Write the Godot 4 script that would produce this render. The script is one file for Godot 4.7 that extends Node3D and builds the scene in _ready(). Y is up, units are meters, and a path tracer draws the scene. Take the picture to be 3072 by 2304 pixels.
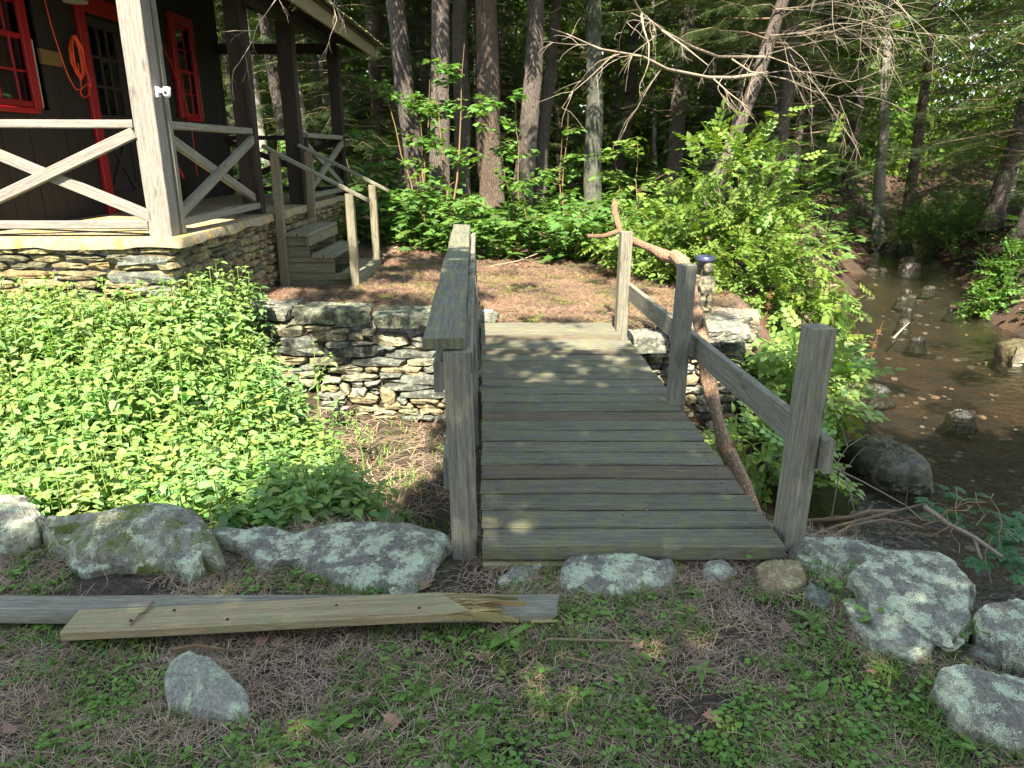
extends Node3D

var rng := RandomNumberGenerator.new()
var nz := FastNoiseLite.new()
var taken := {}
var M := {}
var G := {}
const SUN := Vector3(-0.05, 0.80, 0.598)

# ---------------------------------------------------------------- helpers
class MB:
	var v := PackedVector3Array()
	var uv := PackedVector2Array()
	var c := PackedColorArray()
	var t := PackedInt32Array()
	var col := Color.WHITE
	func p(a: Vector3, u := Vector2.ZERO) -> int:
		v.append(a); uv.append(u); c.append(col)
		return v.size() - 1
	func tri(a: int, b: int, d: int) -> void:
		t.append(a); t.append(b); t.append(d)
	func quad(a: int, b: int, d: int, e: int) -> void:
		tri(a, b, d); tri(a, d, e)
	func tri3(a: Vector3, b: Vector3, d: Vector3) -> void:
		tri(p(a), p(b), p(d))
	# normals are shared only between faces that meet at less than the crease angle
	func creased(degrees: float) -> ArrayMesh:
		var lim := cos(deg_to_rad(degrees))
		var nf := t.size() / 3
		var fn := PackedVector3Array()
		fn.resize(nf)
		var near := []
		near.resize(v.size())
		for k in v.size(): near[k] = PackedInt32Array()
		for k in nf:
			var a := v[t[k * 3]]
			fn[k] = (v[t[k * 3 + 2]] - a).cross(v[t[k * 3 + 1]] - a)
			for j in 3: near[t[k * 3 + j]].append(k)
		var v2 := PackedVector3Array(); var n2 := PackedVector3Array(); var c2 := PackedColorArray(); var t2 := PackedInt32Array()
		for k in nf:
			var own := fn[k].normalized()
			for j in 3:
				var i := t[k * 3 + j]
				var s := Vector3.ZERO
				for q in near[i]:
					if fn[q].normalized().dot(own) > lim: s += fn[q]
				v2.append(v[i]); c2.append(c[i]); t2.append(k * 3 + j)
				n2.append(s.normalized() if s.length_squared() > 1e-20 else Vector3.UP)
		var arr := []
		arr.resize(Mesh.ARRAY_MAX)
		arr[Mesh.ARRAY_VERTEX] = v2; arr[Mesh.ARRAY_NORMAL] = n2; arr[Mesh.ARRAY_COLOR] = c2; arr[Mesh.ARRAY_INDEX] = t2
		var m := ArrayMesh.new()
		m.add_surface_from_arrays(Mesh.PRIMITIVE_TRIANGLES, arr)
		return m
	func mesh(flat := false) -> ArrayMesh:
		if flat:
			var v2 := PackedVector3Array(); var u2 := PackedVector2Array(); var c2 := PackedColorArray(); var t2 := PackedInt32Array()
			for k in t.size():
				v2.append(v[t[k]]); u2.append(uv[t[k]]); c2.append(c[t[k]]); t2.append(k)
			v = v2; uv = u2; c = c2; t = t2
		var n := PackedVector3Array()
		n.resize(v.size())
		for k in range(0, t.size(), 3):
			var a := v[t[k]]; var b := v[t[k + 1]]; var d := v[t[k + 2]]
			var f := (d - a).cross(b - a)
			n[t[k]] += f; n[t[k + 1]] += f; n[t[k + 2]] += f
		for k in n.size():
			n[k] = n[k].normalized() if n[k].length_squared() > 1e-20 else Vector3.UP
		var arr := []
		arr.resize(Mesh.ARRAY_MAX)
		arr[Mesh.ARRAY_VERTEX] = v; arr[Mesh.ARRAY_NORMAL] = n; arr[Mesh.ARRAY_TEX_UV] = uv; arr[Mesh.ARRAY_COLOR] = c; arr[Mesh.ARRAY_INDEX] = t
		var m := ArrayMesh.new()
		m.add_surface_from_arrays(Mesh.PRIMITIVE_TRIANGLES, arr)
		return m

func rf(a: float, b: float) -> float:
	return rng.randf_range(a, b)

func rv(s: float) -> Vector3:
	return Vector3(rf(-s, s), rf(-s, s), rf(-s, s))

func numbered(n: String) -> String:
	taken[n] = taken.get(n, -1) + 1
	return n if taken[n] == 0 else "%s_%03d" % [n, taken[n]]

func put(parent: Node, called: String, mesh: Mesh, mat: Material, xf := Transform3D()) -> MeshInstance3D:
	var o := MeshInstance3D.new()
	o.mesh = mesh
	o.material_override = mat
	o.transform = xf
	o.name = numbered(called) if parent == self else called
	parent.add_child(o, true)
	return o

func tag(o: Node, label: String, category: String, group := "") -> void:
	o.set_meta("label", label)
	o.set_meta("category", category)
	if group: o.set_meta("group", group)

func thing(called: String, label: String, category: String, at := Vector3.ZERO, group := "") -> Node3D:
	var o := Node3D.new()
	o.name = numbered(called)
	o.position = at
	add_child(o)
	tag(o, label, category, group)
	return o

func part(parent: Node, called: String, at := Vector3.ZERO) -> Node3D:
	var o := Node3D.new()
	o.name = called
	o.position = at
	parent.add_child(o, true)
	return o

func many(parent: Node, called: String, mesh: Mesh, mat: Material, xfs: Array, cols: Array = []) -> MultiMeshInstance3D:
	var mm := MultiMesh.new()
	mm.transform_format = MultiMesh.TRANSFORM_3D
	mm.use_colors = cols.size() > 0
	mm.mesh = mesh
	mm.instance_count = xfs.size()
	for k in xfs.size():
		mm.set_instance_transform(k, xfs[k])
		if cols.size() > 0: mm.set_instance_color(k, cols[k])
	var o := MultiMeshInstance3D.new()
	o.multimesh = mm
	o.material_override = mat
	o.name = numbered(called) if parent == self else called
	o.set_meta("kind", "stuff")
	parent.add_child(o, true)
	return o

func lin(r: float, g: float, b: float) -> Color:      # a linear base colour as an albedo_color
	return Color(r, g, b).linear_to_srgb()

func basis_to(dir: Vector3, up := Vector3.UP) -> Basis:  # x along dir
	var x := dir.normalized()
	var z := x.cross(up)
	if z.length() < 0.01: z = x.cross(Vector3.RIGHT)
	z = z.normalized()
	return Basis(x, z.cross(x), z)

# a sawn board: length on x, thickness on y, width on z; soft edges, a slight warp, grain along u
func board(l: float, w: float, th: float, tint := Color.WHITE, warp := 0.004, ends := 0.0) -> ArrayMesh:
	var mb := MB.new()
	mb.col = tint
	var ch: float = minf(0.006, minf(w, th) * 0.18)
	var a := w / 2; var b := th / 2
	var ring := [Vector2(-a + ch, b), Vector2(a - ch, b), Vector2(a, b - ch), Vector2(a, -b + ch), Vector2(a - ch, -b), Vector2(-a + ch, -b), Vector2(-a, -b + ch), Vector2(-a, b - ch)]
	var n: int = clampi(int(l / 0.22), 2, 16)
	var off := Vector2(rf(0, 5), rf(0, 5))
	var s := rf(0, 99)
	var per := 0.0
	var vs := []
	for i in 9:
		vs.append(per)
		per += (ring[(i + 1) % 8] - ring[i % 8]).length()
	# separate vertices for every strip, so that edges stay crisp
	for k in 8:
		var q0: Vector2 = ring[k]; var q1: Vector2 = ring[(k + 1) % 8]
		var last := [-1, -1]
		for i in n + 1:
			var x := -l / 2 + l * i / n
			var d := Vector3(0, nz.get_noise_2d(s + x * 0.9, 3.0) * warp, nz.get_noise_2d(s + x * 0.9, 40.0) * warp)
			var e0 := 0.0
			var e1 := 0.0
			if ends > 0 and i == n:
				e0 = ends * nz.get_noise_2d(s + q0.x * 90, q0.y * 90)
				e1 = ends * nz.get_noise_2d(s + q1.x * 90, q1.y * 90)
			var wob := nz.get_noise_2d(s + x * 6.0, k * 7.0) * ch * 0.35
			var i0 := mb.p(Vector3(x + e0, q0.y, q0.x) + d + Vector3(0, wob, 0), Vector2(off.x + x / 2.0, off.y + vs[k] / 0.4))
			var i1 := mb.p(Vector3(x + e1, q1.y, q1.x) + d + Vector3(0, wob, 0), Vector2(off.x + x / 2.0, off.y + vs[k + 1] / 0.4))
			if last[0] >= 0: mb.quad(last[0], last[1], i1, i0)
			last = [i0, i1]
	for e in [0, 1]:
		var ids := []
		for k in 8:
			var base: int = k * 2 * (n + 1) + e * 2 * n
			ids.append(mb.p(mb.v[base], off + Vector2(0.2 * ring[k].y, ring[k].x * 2.0)))
		for k in range(1, 7):
			if e == 0: mb.tri(ids[0], ids[k + 1], ids[k])
			else: mb.tri(ids[0], ids[k], ids[k + 1])
	return mb.mesh()

# a board from a to b; th is measured along up
func beam(parent: Node, called: String, mat: Material, a: Vector3, b: Vector3, w: float, th: float, up := Vector3.UP, tint := Color.WHITE, warp := 0.004) -> MeshInstance3D:
	return put(parent, called, board((b - a).length(), w, th, tint, warp), mat, Transform3D(basis_to(b - a, up), (a + b) / 2))

func tint(lo: float, hi: float, hue := 0.04) -> Color:
	var k := rf(lo, hi)
	return Color(k * (1 + rf(-hue, hue)), k, k * (1 + rf(-hue, hue)))

# a bent tapering tube; bump = roughness of the skin as a share of the radius
func tube(mb: MB, pts: Array, rad: Array, sides := 7, bump := 0.0, seed_ := 0.0, ridges := 0) -> void:
	var n := pts.size()
	var prev := []
	var along := 0.0
	var x := Vector3.ZERO
	for i in n:
		var dir: Vector3 = (pts[mini(i + 1, n - 1)] - pts[maxi(i - 1, 0)]).normalized()
		if i == 0:
			x = dir.cross(Vector3(0.31, 0.2, 0.93)).normalized()
		else:
			x = (x - dir * x.dot(dir)).normalized()
			along += (pts[i] - pts[i - 1]).length()
		var y := dir.cross(x)
		var ids := []
		for k in sides + 1:
			var an := TAU * k / sides
			var kk := k % sides
			var r: float = rad[i]
			if bump > 0:
				var q := Vector3(cos(TAU * kk / sides), sin(TAU * kk / sides), 0) * 2.2
				r *= 1.0 + bump * nz.get_noise_3d(q.x + seed_, q.y + seed_ * 0.7, along * 1.2 / maxf(0.02, rad[0]) * 0.3)
				if ridges > 0:
					r *= 1.0 + bump * 0.8 * nz.get_noise_3d(q.x * 4.0 + seed_, q.y * 4.0, along * 0.9)
			ids.append(mb.p(pts[i] + (x * cos(an) + y * sin(an)) * r, Vector2(float(k) / sides * maxf(1.0, roundf(TAU * rad[0] / 0.5)), along / 1.2)))
		if i > 0:
			for k in sides: mb.quad(prev[k], prev[k + 1], ids[k + 1], ids[k])
		prev = ids
	var tip := mb.p(pts[n - 1] + (pts[n - 1] - pts[n - 2]).normalized() * rad[n - 1] * 0.5)
	for k in sides: mb.tri(prev[k], prev[k + 1], tip)
	var foot := mb.p(pts[0])
	var i0: int = foot - 1 - n * (sides + 1)
	for k in sides: mb.tri(i0 + k + 1, i0 + k, foot)

func bend(a: Vector3, b: Vector3, n: int, wob: float, sag := 0.0) -> Array:
	var out := []
	for i in n + 1:
		var t := float(i) / n
		var w := wob * sin(PI * t) if i > 0 and i < n else 0.0
		out.append(a.lerp(b, t) + rv(1.0) * w + Vector3(0, -sag * sin(PI * t), 0))
	return out

func taper(r0: float, r1: float, n: int) -> Array:
	var out := []
	for i in n: out.append(lerpf(r0, r1, float(i) / (n - 1)))
	return out

# ---------------------------------------------------------------- textures
func seamless(w: int, h: int, freq: float, oct: int, sd: int, kind := FastNoiseLite.TYPE_SIMPLEX_SMOOTH) -> PackedByteArray:
	var f := FastNoiseLite.new()
	f.seed = sd
	f.noise_type = kind
	f.frequency = freq
	f.fractal_octaves = oct
	f.fractal_type = FastNoiseLite.FRACTAL_FBM if oct > 1 else FastNoiseLite.FRACTAL_NONE
	var im := f.get_seamless_image(w, h)
	im.convert(Image.FORMAT_L8)
	return im.get_data()

func tex(w: int, h: int, data: PackedByteArray, fmt := Image.FORMAT_RGB8) -> ImageTexture:
	return ImageTexture.create_from_image(Image.create_from_data(w, h, false, fmt, data))

func ss(a: float, b: float, x: float) -> float:
	var t := clampf((x - a) / (b - a), 0.0, 1.0)
	return t * t * (3 - 2 * t)

# weathered wood, 2 m by 0.4 m: [colour, relief]; lo/hi sRGB ends of the grain, film = colour of patchy algae
func wood_tex(sd: int, lo: Color, hi: Color, film: Color, much: float, knots: int) -> Array:
	var w := 1024
	var h := 256
	var r := RandomNumberGenerator.new()
	r.seed = sd
	var kn := []
	for k in knots: kn.append(Vector3(r.randf_range(30, w - 30), r.randf_range(20, h - 20), r.randf_range(5, 10)))
	var patch := seamless(w, h, 0.012, 3, sd + 1)
	var speck := seamless(w, h, 0.25, 2, sd + 2)
	var f := FastNoiseLite.new()
	f.seed = sd
	f.frequency = 1.0
	var out := PackedByteArray(); out.resize(w * h * 3)
	var hgt := PackedByteArray(); hgt.resize(w * h)
	for y in h:
		for x in w:
			var yy := float(y)
			var knot := 0.0
			for q in kn:
				var dx: float = (x - q.x) * 0.32
				var dy: float = y - q.y
				var d2 := dx * dx + dy * dy
				if d2 < 2500.0:
					var e: float = exp(-d2 / (q.z * q.z * 5.0))
					yy += signf(dy) * e * q.z * 1.5
					if d2 < q.z * q.z: knot = maxf(knot, 1.0 - d2 / (q.z * q.z))
			var wrap := float(x) / w * TAU
			var cx := cos(wrap) * 0.55
			var cy := sin(wrap) * 0.55
			var g := f.get_noise_3d(cx, cy, yy * 0.085)
			var fine := f.get_noise_3d(cx * 7.0, cy * 7.0, yy * 0.55 + 50.0)
			var ring := 0.5 + 0.5 * sin(yy * 0.55 + g * 16.0)
			var k := 0.5 + 0.13 * (ring - 0.5) + 0.26 * fine + 0.24 * g
			var crack := ss(0.44, 0.56, f.get_noise_3d(cx * 2.6 + 20.0, cy * 2.6, yy * 0.32))
			k = clampf(k, 0.0, 1.0) * (1.0 - 0.6 * crack)
			k = lerpf(k, 0.12, knot * 0.7)
			var pa := ss(0.42, 0.68, patch[y * w + x] / 255.0) * much
			var cc := lo.lerp(hi, k).lerp(Color(film.r * (0.6 + 0.7 * k), film.g * (0.6 + 0.7 * k), film.b * (0.6 + 0.7 * k)), pa)
			var sp := 0.9 + 0.2 * speck[y * w + x] / 255.0
			var i := y * w + x
			out[i * 3] = clampi(int(cc.r * sp * 255), 0, 255)
			out[i * 3 + 1] = clampi(int(cc.g * sp * 255), 0, 255)
			out[i * 3 + 2] = clampi(int(cc.b * sp * 255), 0, 255)
			hgt[i] = clampi(int(k * 230), 0, 255)
	return [tex(w, h, out), tex(w, h, hgt, Image.FORMAT_L8)]

# rock: [colour, relief]; lichen 0..1, moss 0..1
func rock_tex(sd: int, a: Color, b: Color, rust: Color, lichen: float, moss: float, sz := 512) -> Array:
	var big := seamless(sz, sz, 0.012, 4, sd)
	var mid := seamless(sz, sz, 0.05, 4, sd + 1)
	var fine := seamless(sz, sz, 0.28, 2, sd + 2)
	var lic := seamless(sz, sz, 0.017, 5, sd + 3)
	var lic2 := seamless(sz, sz, 0.06, 4, sd + 4)
	var mos := seamless(sz, sz, 0.009, 5, sd + 5)
	var out := PackedByteArray(); out.resize(sz * sz * 3)
	var hgt := PackedByteArray(); hgt.resize(sz * sz)
	var lc := Color(0.72, 0.77, 0.67)
	for i in sz * sz:
		var m := mid[i] / 255.0
		var f := fine[i] / 255.0
		var k := clampf(0.55 + 0.9 * (m - 0.5) + 0.9 * (f - 0.5), 0, 1)
		var c := a.lerp(b, k).lerp(rust, ss(0.56, 0.78, big[i] / 255.0) * 0.7)
		var hh := 0.3 + 0.4 * m + 0.2 * f
		var dk := ss(0.60, 0.72, lic2[i] / 255.0)
		c = c.lerp(Color(a.r * 0.6, a.g * 0.6, a.b * 0.62), dk * 0.35)
		var l := ss(0.60 - 0.13 * lichen, 0.635 - 0.13 * lichen, 0.5 * lic[i] / 255.0 + 0.5 * big[i] / 255.0 + 0.30 * (lic2[i] / 255.0 - 0.5) + 0.34 * (f - 0.5)) if lichen > 0 else 0.0
		c = c.lerp(Color(lc.r * (0.55 + 0.5 * f + 0.3 * (1.0 - m)), lc.g * (0.55 + 0.5 * f + 0.3 * (1.0 - m)), lc.b * (0.55 + 0.5 * f + 0.3 * (1.0 - m))), l * 0.9)
		hh += l * 0.12
		var g := ss(0.62 - 0.2 * moss, 0.68 - 0.2 * moss, mos[i] / 255.0 + 0.25 * (m - 0.5)) if moss > 0 else 0.0
		c = c.lerp(Color(0.25 + 0.16 * f, 0.30 + 0.16 * f, 0.10 + 0.05 * f), g)
		hh += g * 0.2 * f
		out[i * 3] = clampi(int(c.r * 255), 0, 255)
		out[i * 3 + 1] = clampi(int(c.g * 255), 0, 255)
		out[i * 3 + 2] = clampi(int(c.b * 255), 0, 255)
		hgt[i] = clampi(int(hh * 255), 0, 255)
	return [tex(sz, sz, out), tex(sz, sz, hgt, Image.FORMAT_L8)]

func bark_tex(sd: int, lo: Color, hi: Color, film: Color) -> Array:
	var sz := 512
	var patch := seamless(sz, sz, 0.012, 3, sd + 1)
	var plate := seamless(sz, sz, 0.030, 2, sd + 2)
	var plate2 := seamless(sz, sz, 0.055, 2, sd + 3)
	var fine := seamless(sz, sz, 0.16, 3, sd + 4)
	var out := PackedByteArray(); out.resize(sz * sz * 3)
	var hgt := PackedByteArray(); hgt.resize(sz * sz)
	for i in sz * sz:
		# furrows run where two noises cross their middle
		var a := absf(plate[i] / 255.0 - 0.5) * 4.0
		var b := absf(plate2[i] / 255.0 - 0.5) * 4.0
		var k := clampf(minf(a, 0.55 + 0.5 * b) * 0.75 + 0.75 * (fine[i] / 255.0 - 0.5) + 0.12, 0, 1)
		var c := lo.lerp(hi, k).lerp(film, ss(0.5, 0.75, patch[i] / 255.0) * 0.4 * k)
		out[i * 3] = clampi(int(c.r * 255), 0, 255)
		out[i * 3 + 1] = clampi(int(c.g * 255), 0, 255)
		out[i * 3 + 2] = clampi(int(c.b * 255), 0, 255)
		hgt[i] = clampi(int(k * 255), 0, 255)
	return [tex(sz, sz, out), tex(sz, sz, hgt, Image.FORMAT_L8)]

func soil_tex(sd: int) -> Array:
	var sz := 1024
	var a := seamless(sz, sz, 0.01, 4, sd)
	var b := seamless(sz, sz, 0.16, 3, sd + 1)
	var cc := seamless(sz, sz, 0.045, 3, sd + 2)
	var out := PackedByteArray(); out.resize(sz * sz * 3)
	var hgt := PackedByteArray(); hgt.resize(sz * sz)
	for i in sz * sz:
		var k := 0.30 + 0.9 * (b[i] / 255.0 - 0.5) + 0.5 * (cc[i] / 255.0 - 0.5) + 0.4 * (a[i] / 255.0 - 0.5) + 0.35
		k = clampf(k, 0.12, 1.0)
		var w := 0.06 * (cc[i] / 255.0 - 0.5)
		out[i * 3] = clampi(int((k + w) * 255), 0, 255)
		out[i * 3 + 1] = clampi(int(k * 255), 0, 255)
		out[i * 3 + 2] = clampi(int((k - w) * 255), 0, 255)
		hgt[i] = clampi(int((0.5 * b[i] + 0.5 * cc[i])), 0, 255)
	return [tex(sz, sz, out), tex(sz, sz, hgt, Image.FORMAT_L8)]

func mat(col: Color, rough := 0.85, t: Array = [], relief := 0.0) -> StandardMaterial3D:
	var m := StandardMaterial3D.new()
	m.albedo_color = col
	m.roughness = rough
	m.vertex_color_use_as_albedo = true
	if t.size() > 0:
		m.albedo_texture = t[0]
		if relief > 0:
			m.heightmap_enabled = true
			m.heightmap_texture = t[1]
			m.heightmap_scale = relief
	return m

func tri(m: StandardMaterial3D, size: float) -> StandardMaterial3D:
	m.uv1_triplanar = true
	m.uv1_world_triplanar = true
	m.uv1_scale = Vector3.ONE / size
	return m

func leafy(r: float, g: float, b: float, through := 0.9, rough := 0.5) -> StandardMaterial3D:
	var m := mat(lin(r, g, b), rough)
	m.metallic_specular = 0.35
	m.cull_mode = BaseMaterial3D.CULL_DISABLED
	m.backlight_enabled = true
	m.backlight = Color(through * 0.95, through, through * 0.45).linear_to_srgb()
	return m

func make_materials() -> void:
	var grey := wood_tex(11, Color(0.21, 0.205, 0.19), Color(0.67, 0.66, 0.60), Color(0.48, 0.49, 0.39), 0.3, 5)
	var deck := wood_tex(23, Color(0.17, 0.17, 0.15), Color(0.58, 0.57, 0.51), Color(0.42, 0.43, 0.31), 0.75, 3)
	var pale := wood_tex(37, Color(0.42, 0.36, 0.27), Color(0.76, 0.69, 0.55), Color(0.56, 0.57, 0.42), 0.5, 4)
	var dark := wood_tex(51, Color(0.10, 0.08, 0.07), Color(0.33, 0.28, 0.24), Color(0.22, 0.20, 0.19), 0.5, 2)
	M.grey = mat(Color.WHITE, 0.85, grey, 0.35)
	M.deck = mat(Color.WHITE, 0.88, deck, 0.4)
	M.pale = mat(Color.WHITE, 0.8, pale, 0.25)
	M.siding = mat(Color(0.72, 0.68, 0.66), 0.8, dark, 0.3)
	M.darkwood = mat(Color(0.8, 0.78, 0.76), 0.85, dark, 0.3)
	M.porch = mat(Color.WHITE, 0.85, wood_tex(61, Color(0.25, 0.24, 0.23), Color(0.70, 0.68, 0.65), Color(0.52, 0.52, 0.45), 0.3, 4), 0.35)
	M.red = mat(Color(0.58, 0.08, 0.10), 0.45, [pale[1], pale[1]], 0.0)
	M.red.albedo_texture = null
	M.redtool = mat(Color(0.72, 0.20, 0.10), 0.5)
	M.orange = mat(Color(0.92, 0.33, 0.16), 0.5)
	M.white = mat(Color(0.88, 0.88, 0.90), 0.4)
	M.track = mat(Color(0.62, 0.62, 0.58), 0.6)
	M.curtain = mat(Color(0.30, 0.21, 0.17), 0.9)
	M.black = mat(Color(0.05, 0.05, 0.05), 0.6)
	var glass := StandardMaterial3D.new()
	glass.albedo_color = Color(0.02, 0.02, 0.02, 0.15)
	glass.transparency = BaseMaterial3D.TRANSPARENCY_ALPHA
	glass.roughness = 0.04
	M.glass = glass
	var plain := rock_tex(71, Color(0.29, 0.29, 0.275), Color(0.58, 0.57, 0.53), Color(0.56, 0.51, 0.42), 0.25, 0.0)
	var lich := rock_tex(83, Color(0.28, 0.275, 0.26), Color(0.52, 0.50, 0.47), Color(0.48, 0.44, 0.38), 0.66, 0.0)
	var moss := rock_tex(97, Color(0.31, 0.30, 0.28), Color(0.55, 0.54, 0.50), Color(0.48, 0.44, 0.38), 0.25, 0.36)
	var tints := [Color(1, 1, 1), Color(0.82, 0.82, 0.83), Color(1.0, 0.96, 0.88), Color(0.70, 0.72, 0.74), Color(0.92, 0.90, 0.84), Color(0.98, 0.90, 0.78)]
	M.stone = []
	for c in tints: M.stone.append(tri(mat(c, 0.9, plain, 1.6), 0.5))
	M.stone_porch = []
	for c in [Color(0.92, 0.84, 0.70), Color(0.78, 0.72, 0.60), Color(0.98, 0.90, 0.74), Color(0.66, 0.64, 0.56), Color(0.90, 0.78, 0.60)]:
		M.stone_porch.append(tri(mat(c, 0.9, plain, 1.6), 0.5))
	M.rock = tri(mat(Color.WHITE, 0.92, plain, 1.6), 0.7)
	M.lichen = tri(mat(Color.WHITE, 0.92, lich, 1.6), 0.85)
	M.caplichen = tri(mat(Color(0.74, 0.75, 0.72), 0.92, lich, 1.6), 0.7)
	M.mossy = tri(mat(Color.WHITE, 0.92, moss, 2.0), 0.8)
	M.wet = tri(mat(Color(0.38, 0.36, 0.33), 0.25, plain, 1.4), 0.6)
	M.granite = tri(mat(Color(1.0, 1.0, 0.99), 0.9, rock_tex(201, Color(0.40, 0.40, 0.39), Color(0.64, 0.64, 0.62), Color(0.50, 0.52, 0.50), 0.1, 0.0, 256), 2.5), 0.22)
	M.rusty = tri(mat(Color(0.95, 0.90, 0.82), 0.9, rock_tex(211, Color(0.38, 0.34, 0.28), Color(0.66, 0.62, 0.54), Color(0.54, 0.43, 0.30), 0.05, 0.0, 256), 2.0), 0.3)
	M.wetmoss = tri(mat(Color(0.55, 0.52, 0.46), 0.55, moss, 2.0), 0.7)
	M.wetrock = tri(mat(Color(0.62, 0.57, 0.48), 0.4, plain, 1.4), 0.7)
	M.bedstone = mat(Color.WHITE, 0.6)
	M.cast = tri(mat(Color(0.70, 0.67, 0.62), 0.75, plain, 0.4), 0.3)
	M.dish = mat(Color(0.20, 0.23, 0.32), 0.35)
	M.concrete = tri(mat(Color(0.80, 0.83, 0.76), 0.9, plain, 0.8), 0.9)
	var yel := rock_tex(131, Color(0.42, 0.40, 0.34), Color(0.60, 0.56, 0.47), Color(0.74, 0.58, 0.18), 0.0, 0.0, 256)
	M.ledge = tri(mat(Color.WHITE, 0.9, yel, 0.8), 0.8)
	var soil := soil_tex(150)
	M.soil = tri(mat(Color.WHITE, 0.95, soil, 2.5), 1.3)
	var b1 := bark_tex(161, Color(0.19, 0.165, 0.155), Color(0.60, 0.55, 0.52), Color(0.52, 0.52, 0.48))
	var b2 := bark_tex(171, Color(0.22, 0.22, 0.20), Color(0.52, 0.54, 0.48), Color(0.45, 0.50, 0.40))
	var b3 := bark_tex(181, Color(0.42, 0.41, 0.39), Color(0.82, 0.81, 0.77), Color(0.62, 0.63, 0.58))
	M.bark = mat(Color.WHITE, 0.92, b1, 1.2)
	M.bark_red = mat(Color(1.0, 0.94, 0.89), 0.92, b1, 1.6)
	M.bark_green = mat(Color.WHITE, 0.92, b2, 1.0)
	M.bark_pale = mat(Color.WHITE, 0.9, b3, 0.8)
	for q in [M.bark, M.bark_red, M.bark_green, M.bark_pale]: q.uv1_scale = Vector3(1.0, 0.42, 1.0)
	M.driftbark = mat(Color(0.98, 0.84, 0.74), 0.85, b3, 0.8)
	M.dead = mat(lin(0.23, 0.19, 0.145), 0.85)
	M.drift = mat(Color(0.80, 0.71, 0.65), 0.8, pale, 0.3)
	M.twig = mat(lin(0.16, 0.11, 0.07), 0.9)
	M.weed = leafy(0.225, 0.36, 0.125, 0.8, 0.42)
	M.maple = leafy(0.11, 0.23, 0.06, 0.85, 0.5)
	M.shrub = leafy(0.17, 0.28, 0.075, 0.9, 0.45)
	M.creeper = leafy(0.05, 0.14, 0.05, 0.6, 0.45)
	M.turf = leafy(0.145, 0.27, 0.06, 0.7, 0.5)
	M.needle = leafy(0.07, 0.11, 0.045, 0.4, 0.55)
	M.far = leafy(0.13, 0.24, 0.04, 1.0, 0.6)
	M.straw = mat(lin(0.36, 0.27, 0.20), 0.9)
	M.straw_red = mat(lin(0.27, 0.175, 0.12), 0.9)
	M.moss_leaf = leafy(0.12, 0.15, 0.025, 0.5, 0.7)
	M.grass = leafy(0.13, 0.24, 0.05, 0.8, 0.5)
	M.vine = mat(lin(0.20, 0.11, 0.06), 0.8)
	M.seed = mat(lin(0.30, 0.13, 0.06), 0.8)
	M.twig_pale = mat(lin(0.20, 0.15, 0.09), 0.85)
	M.dry = mat(lin(0.20, 0.13, 0.09), 0.9)
	var wtr := StandardMaterial3D.new()
	wtr.albedo_color = Color(0.012, 0.009, 0.006, 0.40).linear_to_srgb()
	wtr.albedo_color.a = 0.40
	wtr.transparency = BaseMaterial3D.TRANSPARENCY_ALPHA
	wtr.roughness = 0.03
	var wn := FastNoiseLite.new()
	wn.seed = 5
	wn.frequency = 0.02
	wn.fractal_octaves = 4
	var wt := NoiseTexture2D.new()
	wt.width = 512; wt.height = 512
	wt.seamless = true
	wt.as_normal_map = true
	wt.bump_strength = 5.0
	wt.noise = wn
	wtr.normal_enabled = true
	wtr.normal_scale = 0.4
	wtr.normal_texture = wt
	wtr.uv1_triplanar = true
	wtr.uv1_world_triplanar = true
	wtr.uv1_scale = Vector3.ONE / 1.7
	M.water = wtr

# ---------------------------------------------------------------- terrain
const STREAM := [Vector3(8.5, 4, 2.6), Vector3(5.3, -3, 2.8), Vector3(5.0, -6, 2.0), Vector3(5.7, -9, 1.45), Vector3(7.0, -12.3, 1.2), Vector3(9.4, -17, 1.1), Vector3(12.8, -24, 1.15), Vector3(16.6, -31, 1.3), Vector3(22, -35, 2.0), Vector3(34, -36, 2.0), Vector3(60, -34, 3.0)]

func stream_d(x: float, z: float) -> Vector2:      # (metres outside the water's edge, side: -1 left bank, 1 right bank)
	var best := 1e9
	var side := 1.0
	for k in STREAM.size() - 1:
		var a := Vector2(STREAM[k].x, STREAM[k].y)
		var b := Vector2(STREAM[k + 1].x, STREAM[k + 1].y)
		var p := Vector2(x, z)
		var t := clampf((p - a).dot(b - a) / (b - a).length_squared(), 0, 1)
		var d := p.distance_to(a.lerp(b, t)) - lerpf(STREAM[k].z, STREAM[k + 1].z, t)
		if d < best:
			best = d
			side = 1.0 if (b - a).cross(p - a) > 0 else -1.0
	return Vector2(best, side)

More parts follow.
